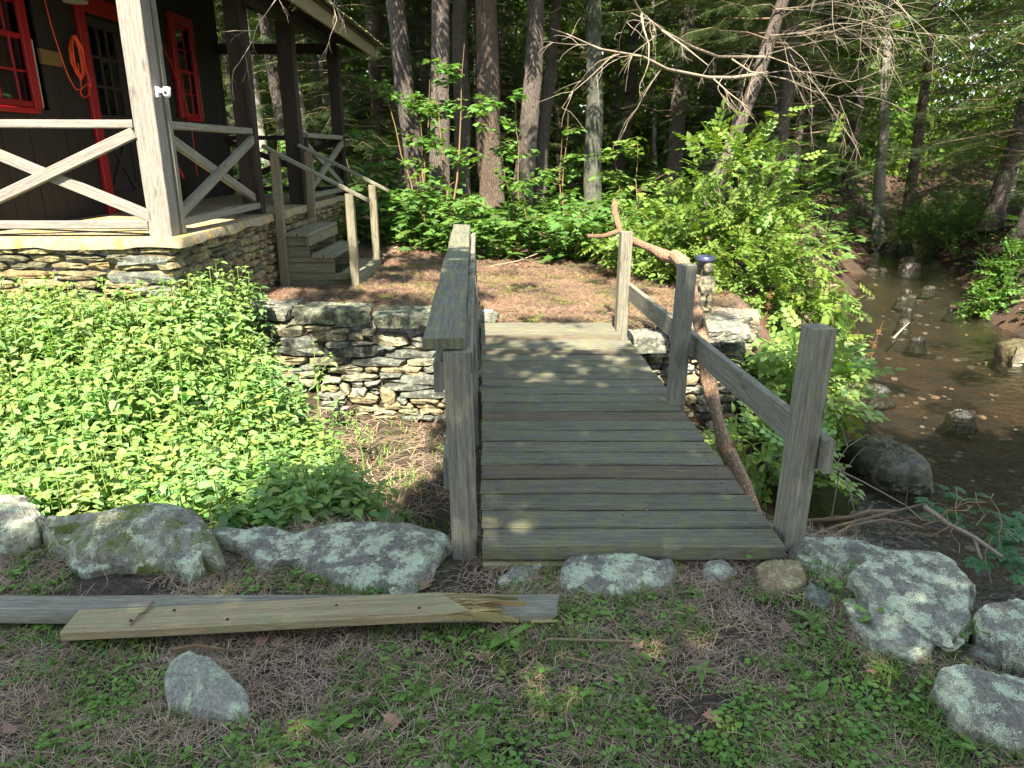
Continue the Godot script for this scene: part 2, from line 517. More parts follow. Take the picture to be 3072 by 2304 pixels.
func gy(x: float, z: float) -> float:
	var sd := stream_d(x, z)
	var n1 := nz.get_noise_2d(x * 0.5, z * 0.5)
	var n2 := nz.get_noise_2d(x * 2.3 + 40, z * 2.3)
	var d := sd.x + 0.25 * n1
	# plain land, rising into the wood
	var land := 0.02 + 0.05 * n1 * ss(-9, -14, z) + 0.015 * n2
	land += maxf(0.0, -z - 18.0) * 0.035 + maxf(0.0, -z - 40.0) * 0.05
	land += 0.12 * ss(-9.5, -12, z) + 0.14 * ss(-0.2, -1.3, x) * ss(-6.86, -7.1, z)
	if z > -3.2: land = -0.005 + 0.018 * n1 + 0.012 * n2 + 0.12 * ss(0.3, 2.5, z)
	var h := land
	if sd.y < 0:
		h = lerpf(-1.16, land, ss(0.0, 1.15, d))
	else:
		h = lerpf(-1.16, land + 0.5, ss(-0.1, 1.0, d) * 0.6 + ss(0.8, 6.0, d) * 0.4)
	# the ditch the footbridge crosses
	if z < -2.9 and z > -6.95 and x < 4.0:
		var low := -0.95 + 0.06 * n2
		low = lerpf(low, -0.45, ss(-1.2, -3.2, x) * ss(-4.0, -5.6, z))
		low = lerpf(low, -1.14, ss(1.4, 2.4, x))
		var m := ss(-2.92, -3.22, z) * ss(-6.93, -6.85, z)
		h = lerpf(h, minf(h, low), m)
	# right of the slabs the near bank drops to the brook
	if z >= -3.3 and x > 1.1:
		var e := 1.35 + (z + 2.9) * 0.62
		h = lerpf(h, minf(h, -1.0), ss(e + 0.35, e + 1.35, x))
	if d < 0.0:
		h = minf(h, -1.16 - 0.20 * ss(0.0, -0.9, d) + 0.05 * n2)
	return h

func axis(dense0: float, dense1: float, step: float, lo: float, hi: float) -> Array:
	var out := []
	var x := dense0
	while x < dense1 + 0.001:
		out.append(x)
		x += step
	var s := step
	x = dense1
	while x < hi:
		s *= 1.13
		x += minf(s, 2.5)
		out.append(x)
	s = step
	x = dense0
	while x > lo:
		s *= 1.13
		x -= minf(s, 2.5)
		out.push_front(x)
	return out

func ground_color(x: float, z: float, h: float) -> Color:
	var n := nz.get_noise_2d(x * 1.1 + 9, z * 1.1)
	var n2 := nz.get_noise_2d(x * 3.1, z * 3.1 + 70)
	var c := Color(0.17, 0.105, 0.068)
	if z > -3.3:
		c = Color(0.14, 0.10, 0.075).lerp(Color(0.10, 0.115, 0.04), ss(-0.05, 0.3, n + 0.5 * n2) * ss(0.2, -0.4, z + 2.2 - 0.35 * x))
		c = c.lerp(Color(0.05, 0.035, 0.026), ss(0.22, 0.4, n2) * 0.8)
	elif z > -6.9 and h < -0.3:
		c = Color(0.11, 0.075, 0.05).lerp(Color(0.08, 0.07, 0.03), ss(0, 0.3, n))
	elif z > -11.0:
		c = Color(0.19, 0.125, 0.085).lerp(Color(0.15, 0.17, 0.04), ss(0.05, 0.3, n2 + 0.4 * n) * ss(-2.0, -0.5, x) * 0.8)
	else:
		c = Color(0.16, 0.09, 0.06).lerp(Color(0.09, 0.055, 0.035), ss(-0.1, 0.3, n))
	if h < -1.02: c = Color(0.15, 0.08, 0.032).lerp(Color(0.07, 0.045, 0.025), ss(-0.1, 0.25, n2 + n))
	return c

func make_ground() -> void:
	var xs := axis(-4.6, 4.6, 0.085, -55, 65)
	var zs := axis(-9.0, -0.6, 0.085, -95, 14)
	var mb := MB.new()
	var w := xs.size()
	for j in zs.size():
		for i in w:
			var h := gy(xs[i], zs[j])
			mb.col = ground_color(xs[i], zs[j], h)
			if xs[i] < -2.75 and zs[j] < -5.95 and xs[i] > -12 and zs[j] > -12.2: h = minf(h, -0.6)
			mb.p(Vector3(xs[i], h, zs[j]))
	for j in zs.size() - 1:
		for i in w - 1:
			var a := j * w + i
			mb.quad(a, a + w, a + w + 1, a + 1)
	var o := put(self, "ground", mb.mesh(), M.soil)
	o.set_meta("kind", "structure")
	o.set_meta("label", "brown needle strewn ground of lawn, ditch, terrace and wood")
	# brook
	var wm := MB.new()
	var rows := 90
	for k in rows + 1:
		var t := float(k) / rows * (STREAM.size() - 1)
		var i := mini(int(t), STREAM.size() - 2)
		var f := t - i
		var c := Vector2(STREAM[i].x, STREAM[i].y).lerp(Vector2(STREAM[i + 1].x, STREAM[i + 1].y), f)
		var hw := lerpf(STREAM[i].z, STREAM[i + 1].z, f) + 0.8
		var dir := Vector2(STREAM[i + 1].x - STREAM[i].x, STREAM[i + 1].y - STREAM[i].y).normalized()
		var nrm := Vector2(-dir.y, dir.x)
		for s in 9:
			var q := c + nrm * hw * (s / 4.0 - 1.0)
			wm.p(Vector3(q.x, -1.10, q.y))
		if k > 0:
			for s in 8:
				var a := (k - 1) * 9 + s
				wm.quad(a, a + 1, a + 10, a + 9)
	var wo := put(self, "water", wm.mesh(), M.water)
	wo.set_meta("kind", "structure")
	wo.set_meta("label", "shallow brown brook running back into the wood")

# ---------------------------------------------------------------- dry stone
var stones := []
func stone_variant(sd: int) -> ArrayMesh:            # unit stone, face to +z, a rough squared outline
	var r := RandomNumberGenerator.new()
	r.seed = sd
	var mb := MB.new()
	var out := []
	var n := 10
	var lean := r.randf_range(-0.08, 0.08)
	for k in n:
		var an := TAU * (k + r.randf_range(-0.25, 0.25)) / n
		var c := cos(an)
		var s := sin(an)
		var p := 0.5 / pow(pow(absf(c), 6.0) + pow(absf(s), 6.0), 1.0 / 6.0)
		p *= r.randf_range(0.86, 1.0)
		out.append(Vector2(c * p + lean * s, s * p))
	var mid := mb.p(Vector3(r.randf_range(-0.15, 0.15), r.randf_range(-0.15, 0.15), 0.5 + r.randf_range(-0.03, 0.05)))
	var r0 := []
	var r1 := []
	var r2 := []
	for q in out:
		r0.append(mb.p(Vector3(q.x * 0.84, q.y * 0.80, 0.46 + r.randf_range(-0.06, 0.07))))
		r1.append(mb.p(Vector3(q.x, q.y, 0.30 + r.randf_range(-0.10, 0.06))))
		r2.append(mb.p(Vector3(q.x * 0.94, q.y * 0.94, -0.5)))
	for k in n:
		var l := (k + 1) % n
		mb.tri(mid, r0[l], r0[k])
		mb.quad(r0[k], r0[l], r1[l], r1[k])
		mb.quad(r1[k], r1[l], r2[l], r2[k])
	return mb.mesh(true)

func lay(parent: Node, mats: Array, c: Vector3, w: float, h: float, d: float, turn := 0.0, roll := 0.0) -> void:
	var b := Basis(Vector3.UP, turn) * Basis(Vector3(0, 0, 1), roll) * Basis.from_scale(Vector3(w, h, d))
	put(parent, "stone", stones[rng.randi() % stones.size()], mats[rng.randi() % mats.size()], Transform3D(b, c))

# fill a rectangle of wall (a..b along the wall, y0..y1) with coursed rubble
func rubble(parent: Node, mats: Array, a: Vector3, b: Vector3, y0: float, y1: float, depth: float, hmin: float, hmax: float, wmin: float, wmax: float) -> void:
	var dir := (b - a).normalized()
	var l := (b - a).length()
	var turn := atan2(-dir.z, dir.x)
	var y := y0
	while y < y1 - 0.01:
		var h := minf(rf(hmin, hmax), y1 - y)
		if y1 - y - h < hmin * 0.6: h = y1 - y
		var x := rf(-0.1, 0.0)
		while x < l:
			var w := rf(wmin, wmax) * clampf(h / hmin * 0.6, 0.6, 1.3)
			if x + w > l - wmin * 0.5: w = l - x + rf(0, 0.02)
			if w < 0.02: break
			var ctr := x + w / 2
			var drop := rf(-0.2, 0.2) * h
			if true:
				if h > hmin * 1.5 and rng.randf() < 0.3:
					var hh := h * rf(0.4, 0.6)
					lay(parent, mats, a + dir * ctr + Vector3(0, y - a.y + hh / 2, 0) - dir.cross(Vector3.UP) * rf(-0.02, 0.02), w * 1.03, hh * 0.96, depth, turn, rf(-0.03, 0.03))
					lay(parent, mats, a + dir * ctr + Vector3(0, y - a.y + hh + (h - hh) / 2, 0) - dir.cross(Vector3.UP) * rf(-0.02, 0.02), w * 1.02, (h - hh) * 0.96, depth, turn, rf(-0.03, 0.03))
				else:
					lay(parent, mats, a + dir * ctr + Vector3(0, y - a.y + h / 2 + drop * 0.2, 0) - dir.cross(Vector3.UP) * rf(-0.025, 0.025), w * 1.04, h * rf(0.96, 1.1), depth, turn, rf(-0.05, 0.05))
			x += w
		y += h

func box(a: Vector3, b: Vector3, col := Color.WHITE) -> ArrayMesh:
	var mb := MB.new()
	mb.col = col
	for f in 6:
		var ax := f / 2
		var s := f % 2
		var q := []
		for k in 4:
			var u := 1 if k == 1 or k == 2 else 0
			var w := 1 if k >= 2 else 0
			var p := Vector3.ZERO
			p[ax] = b[ax] if s == 1 else a[ax]
			p[(ax + 1) % 3] = b[(ax + 1) % 3] if u else a[(ax + 1) % 3]
			p[(ax + 2) % 3] = b[(ax + 2) % 3] if w else a[(ax + 2) % 3]
			q.append(mb.p(p, Vector2(u, w)))
		if s == 1: mb.quad(q[0], q[3], q[2], q[1])
		else: mb.quad(q[0], q[1], q[2], q[3])
	return mb.mesh()

# stones of the terrace wall: left, top, right, bottom in metres on the wall's face
const FACE := [[-2.342, 0.067, -2.015, -0.074], [-1.983, 0.005, -1.615, -0.116], [-1.605, -0.037, -1.442, -0.113], [-1.455, -0, -1.321, -0.053], [-1.392, -0.048, -1, -0.163], [-0.98, -0.063, -0.698, -0.174], [-2.01, 0.041, -1.73, -0.008], [-1.734, 0.007, -1.564, -0.037], [-2.337, -0.079, -1.842, -0.267], [-1.819, -0.113, -1.589, -0.179], [-1.57, -0.119, -1.342, -0.155], [-1.342, -0.161, -1.14, -0.2], [-1.077, -0.172, -0.75, -0.205], [-1.864, -0.161, -1.277, -0.278], [-1.278, -0.2, -0.732, -0.291], [-2.47, -0.272, -2.014, -0.355], [-1.997, -0.275, -1.632, -0.353], [-1.607, -0.289, -1.05, -0.366], [-1.041, -0.291, -0.719, -0.364], [-2.108, -0.361, -1.823, -0.415], [-1.819, -0.366, -1.453, -0.45], [-1.453, -0.371, -1.317, -0.431], [-1.324, -0.369, -0.892, -0.433], [-0.879, -0.361, -0.753, -0.436], [-0.739, -0.344, -0.571, -0.415], [-2.337, -0.388, -2.198, -0.442], [-1.685, -0.447, -1.322, -0.518], [-1.301, -0.434, -1.086, -0.487], [-1.073, -0.431, -0.873, -0.465], [-1.88, -0.487, -1.688, -0.556], [-1.598, -0.526, -1.472, -0.589], [-1.462, -0.52, -1.314, -0.564], [-1.298, -0.458, -0.701, -0.614], [-0.711, -0.442, -0.575, -0.583], [-1.719, -0.55, -1.613, -0.671], [-1.602, -0.594, -1.45, -0.666], [-1.434, -0.567, -1.307, -0.622], [-1.432, -0.622, -1.314, -0.658], [-1.31, -0.594, -1.146, -0.76], [-1.129, -0.611, -0.588, -0.691], [-1.643, -0.658, -1.324, -0.747], [-1.148, -0.693, -1.041, -0.751], [-1.028, -0.691, -0.726, -0.751], [-0.714, -0.688, -0.59, -0.749], [-1.608, -0.749, -1.319, -0.844], [-1.303, -0.749, -0.991, -0.813], [-0.989, -0.751, -0.602, -0.807], [-1.138, -0.81, -0.941, -0.87], [-0.938, -0.807, -0.693, -0.872], [-0.686, -0.807, -0.593, -0.874], [-1.667, -0.847, -1.418, -0.904], [-1.402, -0.818, -1.152, -0.874], [-1.416, -0.874, -1.133, -0.917], [-1.12, -0.874, -0.785, -0.928], [-0.777, -0.874, -0.605, -0.937], [-1.918, -0.561, -1.731, -0.638], [-1.945, -0.644, -1.657, -0.705], [-1.909, -0.71, -1.657, -0.777], [-1.936, -0.782, -1.625, -0.844], [-2.395, -0.447, -2.122, -0.518], [-2.103, -0.42, -1.891, -0.485], [-2.455, -0.523, -2.214, -0.616], [-2.192, -0.494, -1.919, -0.572]]

func make_terrace_wall() -> void:
	var t := thing("dry_stone_wall", "low dry laid wall of grey slabs holding up the terrace", "wall", Vector3(0, 0, -6.85))
	put(t, "core", box(Vector3(-2.72, -1.3, -0.62), Vector3(-0.2, 0.06, -0.05)), M.soil)
	put(t, "core", box(Vector3(-0.2, -1.3, -0.62), Vector3(2.3, -0.06, -0.05)), M.soil)
	var face := part(t, "face")
	for q in FACE:
		var p := [Vector2(q[0], q[1]), Vector2(q[2], q[3])]
		var w: float = (p[1].x - p[0].x)
		var h: float = (p[0].y - p[1].y)
		var dz := rf(-0.03, 0.025)
		lay(face, M.stone, Vector3((p[0].x + p[1].x) / 2, (p[0].y + p[1].y) / 2, -0.10 + dz), w * 1.10, h * 1.24, 0.34, rf(-0.05, 0.05), rf(-0.03, 0.03))
	# the parts that plants and the bridge hide, and the sunny end beyond the bridge
	rubble(face, M.stone, Vector3(-2.75, 0, -0.12), Vector3(-2.05, 0, -0.12), -0.95, 0.10, 0.3, 0.06, 0.14, 0.16, 0.36)
	rubble(face, M.stone, Vector3(-0.24, 0, -0.12), Vector3(1.0, 0, -0.12), -1.1, -0.08, 0.3, 0.07, 0.15, 0.18, 0.42)
	rubble(face, M.stone, Vector3(1.0, 0, -0.10), Vector3(2.25, 0, -0.16), -1.15, -0.16, 0.36, 0.06, 0.13, 0.12, 0.34)
	rubble(face, M.stone, Vector3(2.28, 0, -0.12), Vector3(2.75, 0, -1.5), -1.15, -0.10, 0.3, 0.07, 0.14, 0.16, 0.34)
	rubble(face, M.stone, Vector3(-2.05, 0, -0.14), Vector3(-1.1, 0, -0.14), -1.0, -0.72, 0.25, 0.06, 0.1, 0.16, 0.3)
	# cap slabs
	var cap := part(t, "capping")
	var list := [[-2.62, -2.11, -7.0, 0.46, 0.12, 0.22], [-2.09, -1.38, -6.98, 0.42, 0.14, 0.20], [-1.36, -0.74, -6.98, 0.42, 0.13, 0.16], [-0.72, -0.14, -6.98, 0.42, 0.12, 0.11], [1.06, 1.48, -6.84, 0.42, 0.17, -0.02], [1.46, 2.3, -6.98, 0.62, 0.13, 0.04], [1.75, 2.42, -7.5, 0.5, 0.11, 0.03]]
	for q in list:
		var m := slab_mesh(rect_poly(q[0], q[1], q[2] - q[3] / 2, q[2] + q[3] / 2, 0.05), q[5] - q[4], q[5], 0.0, 0.02, 0.03)
		put(cap, "stone", m[0], M.caplichen if q[0] > -2.2 and q[0] < 1 else M.stone[1], Transform3D(Basis(), m[1] + Vector3(0, 0, 6.85)))

# ---------------------------------------------------------------- rocks: a star-shaped slab over an outline on the ground
func rect_poly(x0: float, x1: float, z0: float, z1: float, j: float) -> Array:
	var out := []
	for q in [[0, 0], [0.5, -0.05], [1, 0], [1.04, 0.5], [1, 1], [0.5, 1.05], [0, 1], [-0.04, 0.5]]:
		out.append(Vector2(lerpf(x0, x1, q[0]) + rf(-j, j), lerpf(z0, z1, q[1]) + rf(-j, j)))
	return out

# returns [mesh about its own centre, centre]; tilt in x and z; rough in metres
func slab_mesh(poly: Array, y0: float, y1: float, tx: float, tz: float, rough: float, bevel := 0.12, dome := 0.0) -> Array:
	var c := Vector2.ZERO
	for q in poly: c += q
	c /= poly.size()
	var n := 84
	var rad := []
	var sd := rf(0, 500)
	for k in n:
		var d := Vector2.RIGHT.rotated(TAU * k / n)
		var best := 0.05
		for i in poly.size():
			var a: Vector2 = poly[i] - c
			var b: Vector2 = poly[(i + 1) % poly.size()] - c
			var den := d.cross(b - a)
			if absf(den) < 1e-6: continue
			var t := a.cross(b - a) / den
			var u := a.cross(d) / den
			if t > 0 and u >= -0.001 and u <= 1.001: best = maxf(best, t)
		rad.append(best * (1.0 + 0.05 * nz.get_noise_2d(sd + k * 0.45, 0) + 0.03 * nz.get_noise_2d(sd + k * 1.3, 9)))
	var mb := MB.new()
	var h := y1 - y0
	# flat chips knocked off the rim
	var big := 0.0
	for q in rad: big = maxf(big, q)
	var chips := []
	for k in 9:
		var i := rng.randi() % n
		var d := Vector2.RIGHT.rotated(TAU * i / n)
		var nn := Vector3(d.x, rf(0.15, 1.6), d.y).normalized()
		var at := Vector3(d.x * rad[i] * rf(0.93, 1.0), h * rf(0.93, 1.02) + (tx * d.x + tz * d.y) * rad[i], d.y * rad[i] * rf(0.93, 1.0))
		chips.append([nn, nn.dot(at), i])
	var prof := [[0.0, 1.0]]
	for j in 15: prof.append([0.92 * (j + 1) / 15.0, 1.0])
	prof += [[0.955, 1.0 - bevel * 0.22], [0.98, 1.0 - bevel * 0.6], [0.996, 1.0 - bevel * 1.1]]
	for j in 7: prof.append([1.0 + (0.07 if y0 < -1.2 else -0.008) * j, lerpf(1.0 - bevel * 1.4, 0.0, j / 6.0)])
	var prev := []
	for j in prof.size():
		var ids := []
		for k in n:
			var d := Vector2.RIGHT.rotated(TAU * k / n)
			var r: float = rad[k] * prof[j][0]
			var x := d.x * r
			var z := d.y * r
			var y: float = y0 + h * prof[j][1]
			if prof[j][1] > 0.01:
				y += (tx * x + tz * z) * prof[j][1]
				var lay_: float = nz.get_noise_3d(x * 3.0 + sd, y * 2, z * 3.0) * rough * 0.7 + nz.get_noise_3d(x * 9.0 + sd, y * 6, z * 9.0) * rough * 0.3
				# flat breaks, as in split stone
				var st := nz.get_noise_2d(x * 2.4 + sd, z * 2.4 + 30) * 2.6 + nz.get_noise_2d(x * 8.0 + sd, z * 8.0) * 0.5
				var fl := floorf(st)
				lay_ += (fl + ss(0.42, 0.58, st - fl)) * rough * 0.30 + nz.get_noise_3d(x * 26.0 + sd, y * 9, z * 26.0) * rough * 0.16
				y += lay_ + dome * (1.0 - prof[j][0] * prof[j][0])
			var side := 1.0 + 0.07 * nz.get_noise_3d(d.x * 2.5 + sd, y * 14, d.y * 2.5) + 0.05 * nz.get_noise_3d(d.x * 9 + sd, y * 40, d.y * 9) if j >= 19 else 1.0
			var pt := Vector3(x * side, y - y0, z * side)
			if prof[j][1] > 0.3:
				for q in chips:
					var far: int = absi(k - q[2])
					if mini(far, n - far) > 8: continue
					var over: float = q[0].dot(pt) - q[1]
					if over > 0: pt -= q[0] * minf(over, 0.05) * 0.9
			pt += Vector3(0, 1, 0) * nz.get_noise_3d(x * 45.0 + sd, y * 45.0, z * 45.0) * minf(0.004, rough * 0.3)
			ids.append(mb.p(pt))
			if j == 0: break
		if j == 1:
			for k in n: mb.tri(prev[0], ids[k], ids[(k + 1) % n])
		elif j > 1:
			for k in n: mb.quad(prev[k], ids[k], ids[(k + 1) % n], prev[(k + 1) % n])
		prev = ids
	return [mb.creased(28.0), Vector3(c.x, y0, c.y)]

func rock(called: String, label: String, m: Material, pts: Array, y0: float, y1: float, tx := 0.0, tz := 0.0, rough := 0.02, bevel := 0.12, dome := 0.0, group := "") -> MeshInstance3D:
	var poly := []
	for q in pts: poly.append(Vector2(q[0], q[1]))
	var s := slab_mesh(poly, y0, y1, tx, tz, rough, bevel, dome)
	var o := put(self, called, s[0], m, Transform3D(Basis(), s[1]))
	tag(o, label, "rock", group)
	return o

# ---------------------------------------------------------------- footbridge
func make_bridge() -> void:
	var t := thing("footbridge", "weathered grey plank footbridge with post and rail sides", "bridge", Vector3(0.45, 0, -4.7))
	var o := Vector3(0.45, 0, -4.7)
	var n := 25
	for k in n:
		var z := -2.625 - 0.1645 * (k + 0.5)
		var f := (k + 0.5) / n
		var xl := lerpf(-0.125, -0.29, f) + rf(-0.006, 0.006)
		var xr := lerpf(1.135, 0.99, f) + rf(-0.008, 0.008)
		if k > 20: xr = lerpf(0.96, 0.94, (k - 20) / 4.0)
		var y := 0.068 + rf(-0.003, 0.003)
		var tn := tint(0.85, 1.1, 0.05)
		var th := 0.042
		if k == 0:
			y = 0.055; th = 0.07
		elif rng.randf() < 0.15: tn = Color(0.95, 0.78, 0.74) * 0.9
		var r := Basis(Vector3.UP, rf(-0.004, 0.004)) * Basis(Vector3(1, 0, 0), rf(-0.012, 0.012))
		var pk := put(t, "deck_plank", board(xr - xl, 0.149 + rf(-0.004, 0.003), th, tn, 0.006), M.deck, Transform3D(r, Vector3((xl + xr) / 2, y, z) - o))
		if k < 9:
			for q in [[-0.44, -0.035], [-0.44, 0.035], [0.0, -0.03], [0.44, -0.035], [0.44, 0.035]]:
				put(pk, "nail", G.nail, M.black, Transform3D(Basis(), Vector3((xr - xl) * q[0] + rf(-0.01, 0.01), th / 2, q[1] + rf(-0.008, 0.008))))
	for q in [[-0.02, -0.19], [0.45, 0.33], [1.02, 0.86]]:
		beam(t, "bearer", M.grey, Vector3(q[0], -0.06, -2.66) - o, Vector3(q[1], -0.06, -6.85) - o, 0.06, 0.19, Vector3.UP, tint(0.9, 1.05))
	beam(t, "footing", M.pale, Vector3(-0.12, -0.01, -2.66) - o, Vector3(0.35, -0.01, -2.66) - o, 0.09, 0.05)
	# right side: posts 4x4 outside the deck, one rail outside the posts
	var up := Vector3.BACK
	beam(t, "post", M.grey, Vector3(1.20, -0.25, -2.80) - o, Vector3(1.215, 0.98, -2.79) - o, 0.100, 0.100, Vector3(0.24, 0, 1), Color(1.0, 1.02, 0.97))
	beam(t, "post", M.grey, Vector3(1.065, -0.3, -4.46) - o, Vector3(1.075, 0.98, -4.45) - o, 0.098, 0.098, Vector3(0.12, 0, 1), Color(0.92, 0.95, 0.98))
	beam(t, "post", M.grey, Vector3(1.005, -0.3, -6.55) - o, Vector3(1.02, 0.96, -6.55) - o, 0.105, 0.098, Vector3(0.12, 0, 1), Color(1.0, 0.98, 0.96))
	beam(t, "rail", M.grey, Vector3(1.295, 0.45, -2.72) - o, Vector3(1.075, 0.42, -6.62) - o, 0.042, 0.15, Vector3.UP, Color(1.08, 1.08, 1.08))
	# left side
	for z in [-2.74, -4.72, -6.82]:
		var f: float = (z + 2.74) / -4.1
		beam(t, "post", M.grey, Vector3(lerpf(-0.195, -0.36, f), -0.3, z) - o, Vector3(lerpf(-0.215, -0.40, f), 0.90, z) - o, 0.105, 0.098, up, Color(1.0, 1.0, 1.03) if z > -3 else Color(0.9, 0.9, 0.9))
	var cap := beam(t, "handrail", M.deck, Vector3(-0.265, 0.925, -2.72) - o, Vector3(-0.495, 0.935, -7.25) - o, 0.165, 0.042, Vector3.UP, Color(0.98, 1.0, 1.02), 0.012)
	cap.name = "handrail"
	beam(t, "rail", M.grey, Vector3(-0.172, 0.85, -2.72) - o, Vector3(-0.37, 0.85, -7.1) - o, 0.035, 0.09, Vector3.UP, Color(0.95, 0.96, 1.0))
	beam(t, "rail", M.grey, Vector3(-0.315, 0.72, -2.95) - o, Vector3(-0.48, 0.72, -7.0) - o, 0.04, 0.14, Vector3.UP, Color(1.0, 1.0, 1.04))
	beam(t, "rail", M.grey, Vector3(-0.268, 0.36, -2.76) - o, Vector3(-0.44, 0.36, -7.0) - o, 0.04, 0.14, Vector3.UP, Color(0.9, 0.93, 1.0))

# ---------------------------------------------------------------- cabin and porch
func window_unit(cab: Node, z0: float, z1: float, y0: float, y1: float, xw: float, cols: int, shut := 0) -> void:
	var w := part(cab, "window", Vector3(xw, 0, 0))
	var tr := 0.115
	var red := Color(1, 1, 1)
	beam(w, "trim", M.red, Vector3(0.02, y0, z0 - tr / 2), Vector3(0.02, y1 + tr, z0 - tr / 2), tr, 0.035, Vector3.RIGHT, red)
	beam(w, "trim", M.red, Vector3(0.02, y0, z1 + tr / 2), Vector3(0.02, y1 + tr, z1 + tr / 2), tr, 0.035, Vector3.RIGHT, red)
	beam(w, "trim", M.red, Vector3(0.02, y1 + tr / 2, z0), Vector3(0.02, y1 + tr / 2, z1), tr, 0.035, Vector3.RIGHT, red)
	beam(w, "sill", M.red, Vector3(0.04, y0 - 0.02, z0 - tr - 0.03), Vector3(0.04, y0 - 0.02, z1 + tr + 0.03), 0.045, 0.11, Vector3.RIGHT, red)
	var ym := (y0 + y1) / 2
	for s in [[ym - 0.02, y1, -0.025], [y0 + 0.01, ym + 0.03, -0.005]]:
		var sash := part(w, "sash", Vector3(s[2], 0, 0))
		for e in [[z0, z0 + 0.05 * signf(z1 - z0)], [z1 - 0.05 * signf(z1 - z0), z1]]:
			beam(sash, "stile", M.red, Vector3(0, s[0], (e[0] + e[1]) / 2), Vector3(0, s[1], (e[0] + e[1]) / 2), 0.05, 0.03, Vector3.RIGHT, red)
		beam(sash, "sash_rail", M.red, Vector3(0, s[0] + 0.03, z0), Vector3(0, s[0] + 0.03, z1), 0.06, 0.031, Vector3.RIGHT, red)
		beam(sash, "sash_rail", M.red, Vector3(0, s[1] - 0.02, z0), Vector3(0, s[1] - 0.02, z1), 0.04, 0.031, Vector3.RIGHT, red)
		for k in range(1, cols):
			var z := lerpf(z0, z1, float(k) / cols)
			beam(sash, "muntin", M.red, Vector3(0, s[0], z), Vector3(0, s[1], z), 0.02, 0.022, Vector3.RIGHT, red)
		beam(sash, "muntin", M.red, Vector3(0, (s[0] + s[1]) / 2, z0), Vector3(0, (s[0] + s[1]) / 2, z1), 0.02, 0.020, Vector3.RIGHT, red)
		for r in 2:
			for k in cols:
				var a := lerpf(z0, z1, float(k) / cols)
				var b := lerpf(z0, z1, float(k + 1) / cols)
				put(sash, "pane", box(Vector3(-0.004, lerpf(s[0], s[1], r / 2.0), minf(a, b)), Vector3(0.0, lerpf(s[0], s[1], (r + 1) / 2.0), maxf(a, b))), M.glass)
	beam(w, "jamb_track", M.track, Vector3(0.012, y0 + 0.02, z1 - 0.012), Vector3(0.012, ym, z1 - 0.012), 0.05, 0.03, Vector3.RIGHT, Color.WHITE)
	# cloth curtains just inside
	for q in [[z0, lerpf(z0, z1, 0.3)], [lerpf(z0, z1, 0.66), z1]]:
		var mb := MB.new()
		for i in 13:
			var f := i / 12.0
			var z := lerpf(q[0], q[1], f)
			var x := -0.12 + 0.02 * sin(f * 30.0)
			mb.p(Vector3(x, y0, z)); mb.p(Vector3(x, y1, z))
			if i > 0: mb.quad(i * 2 - 2, i * 2 - 1, i * 2 + 1, i * 2)
		put(w, "curtain", mb.mesh(), M.curtain)

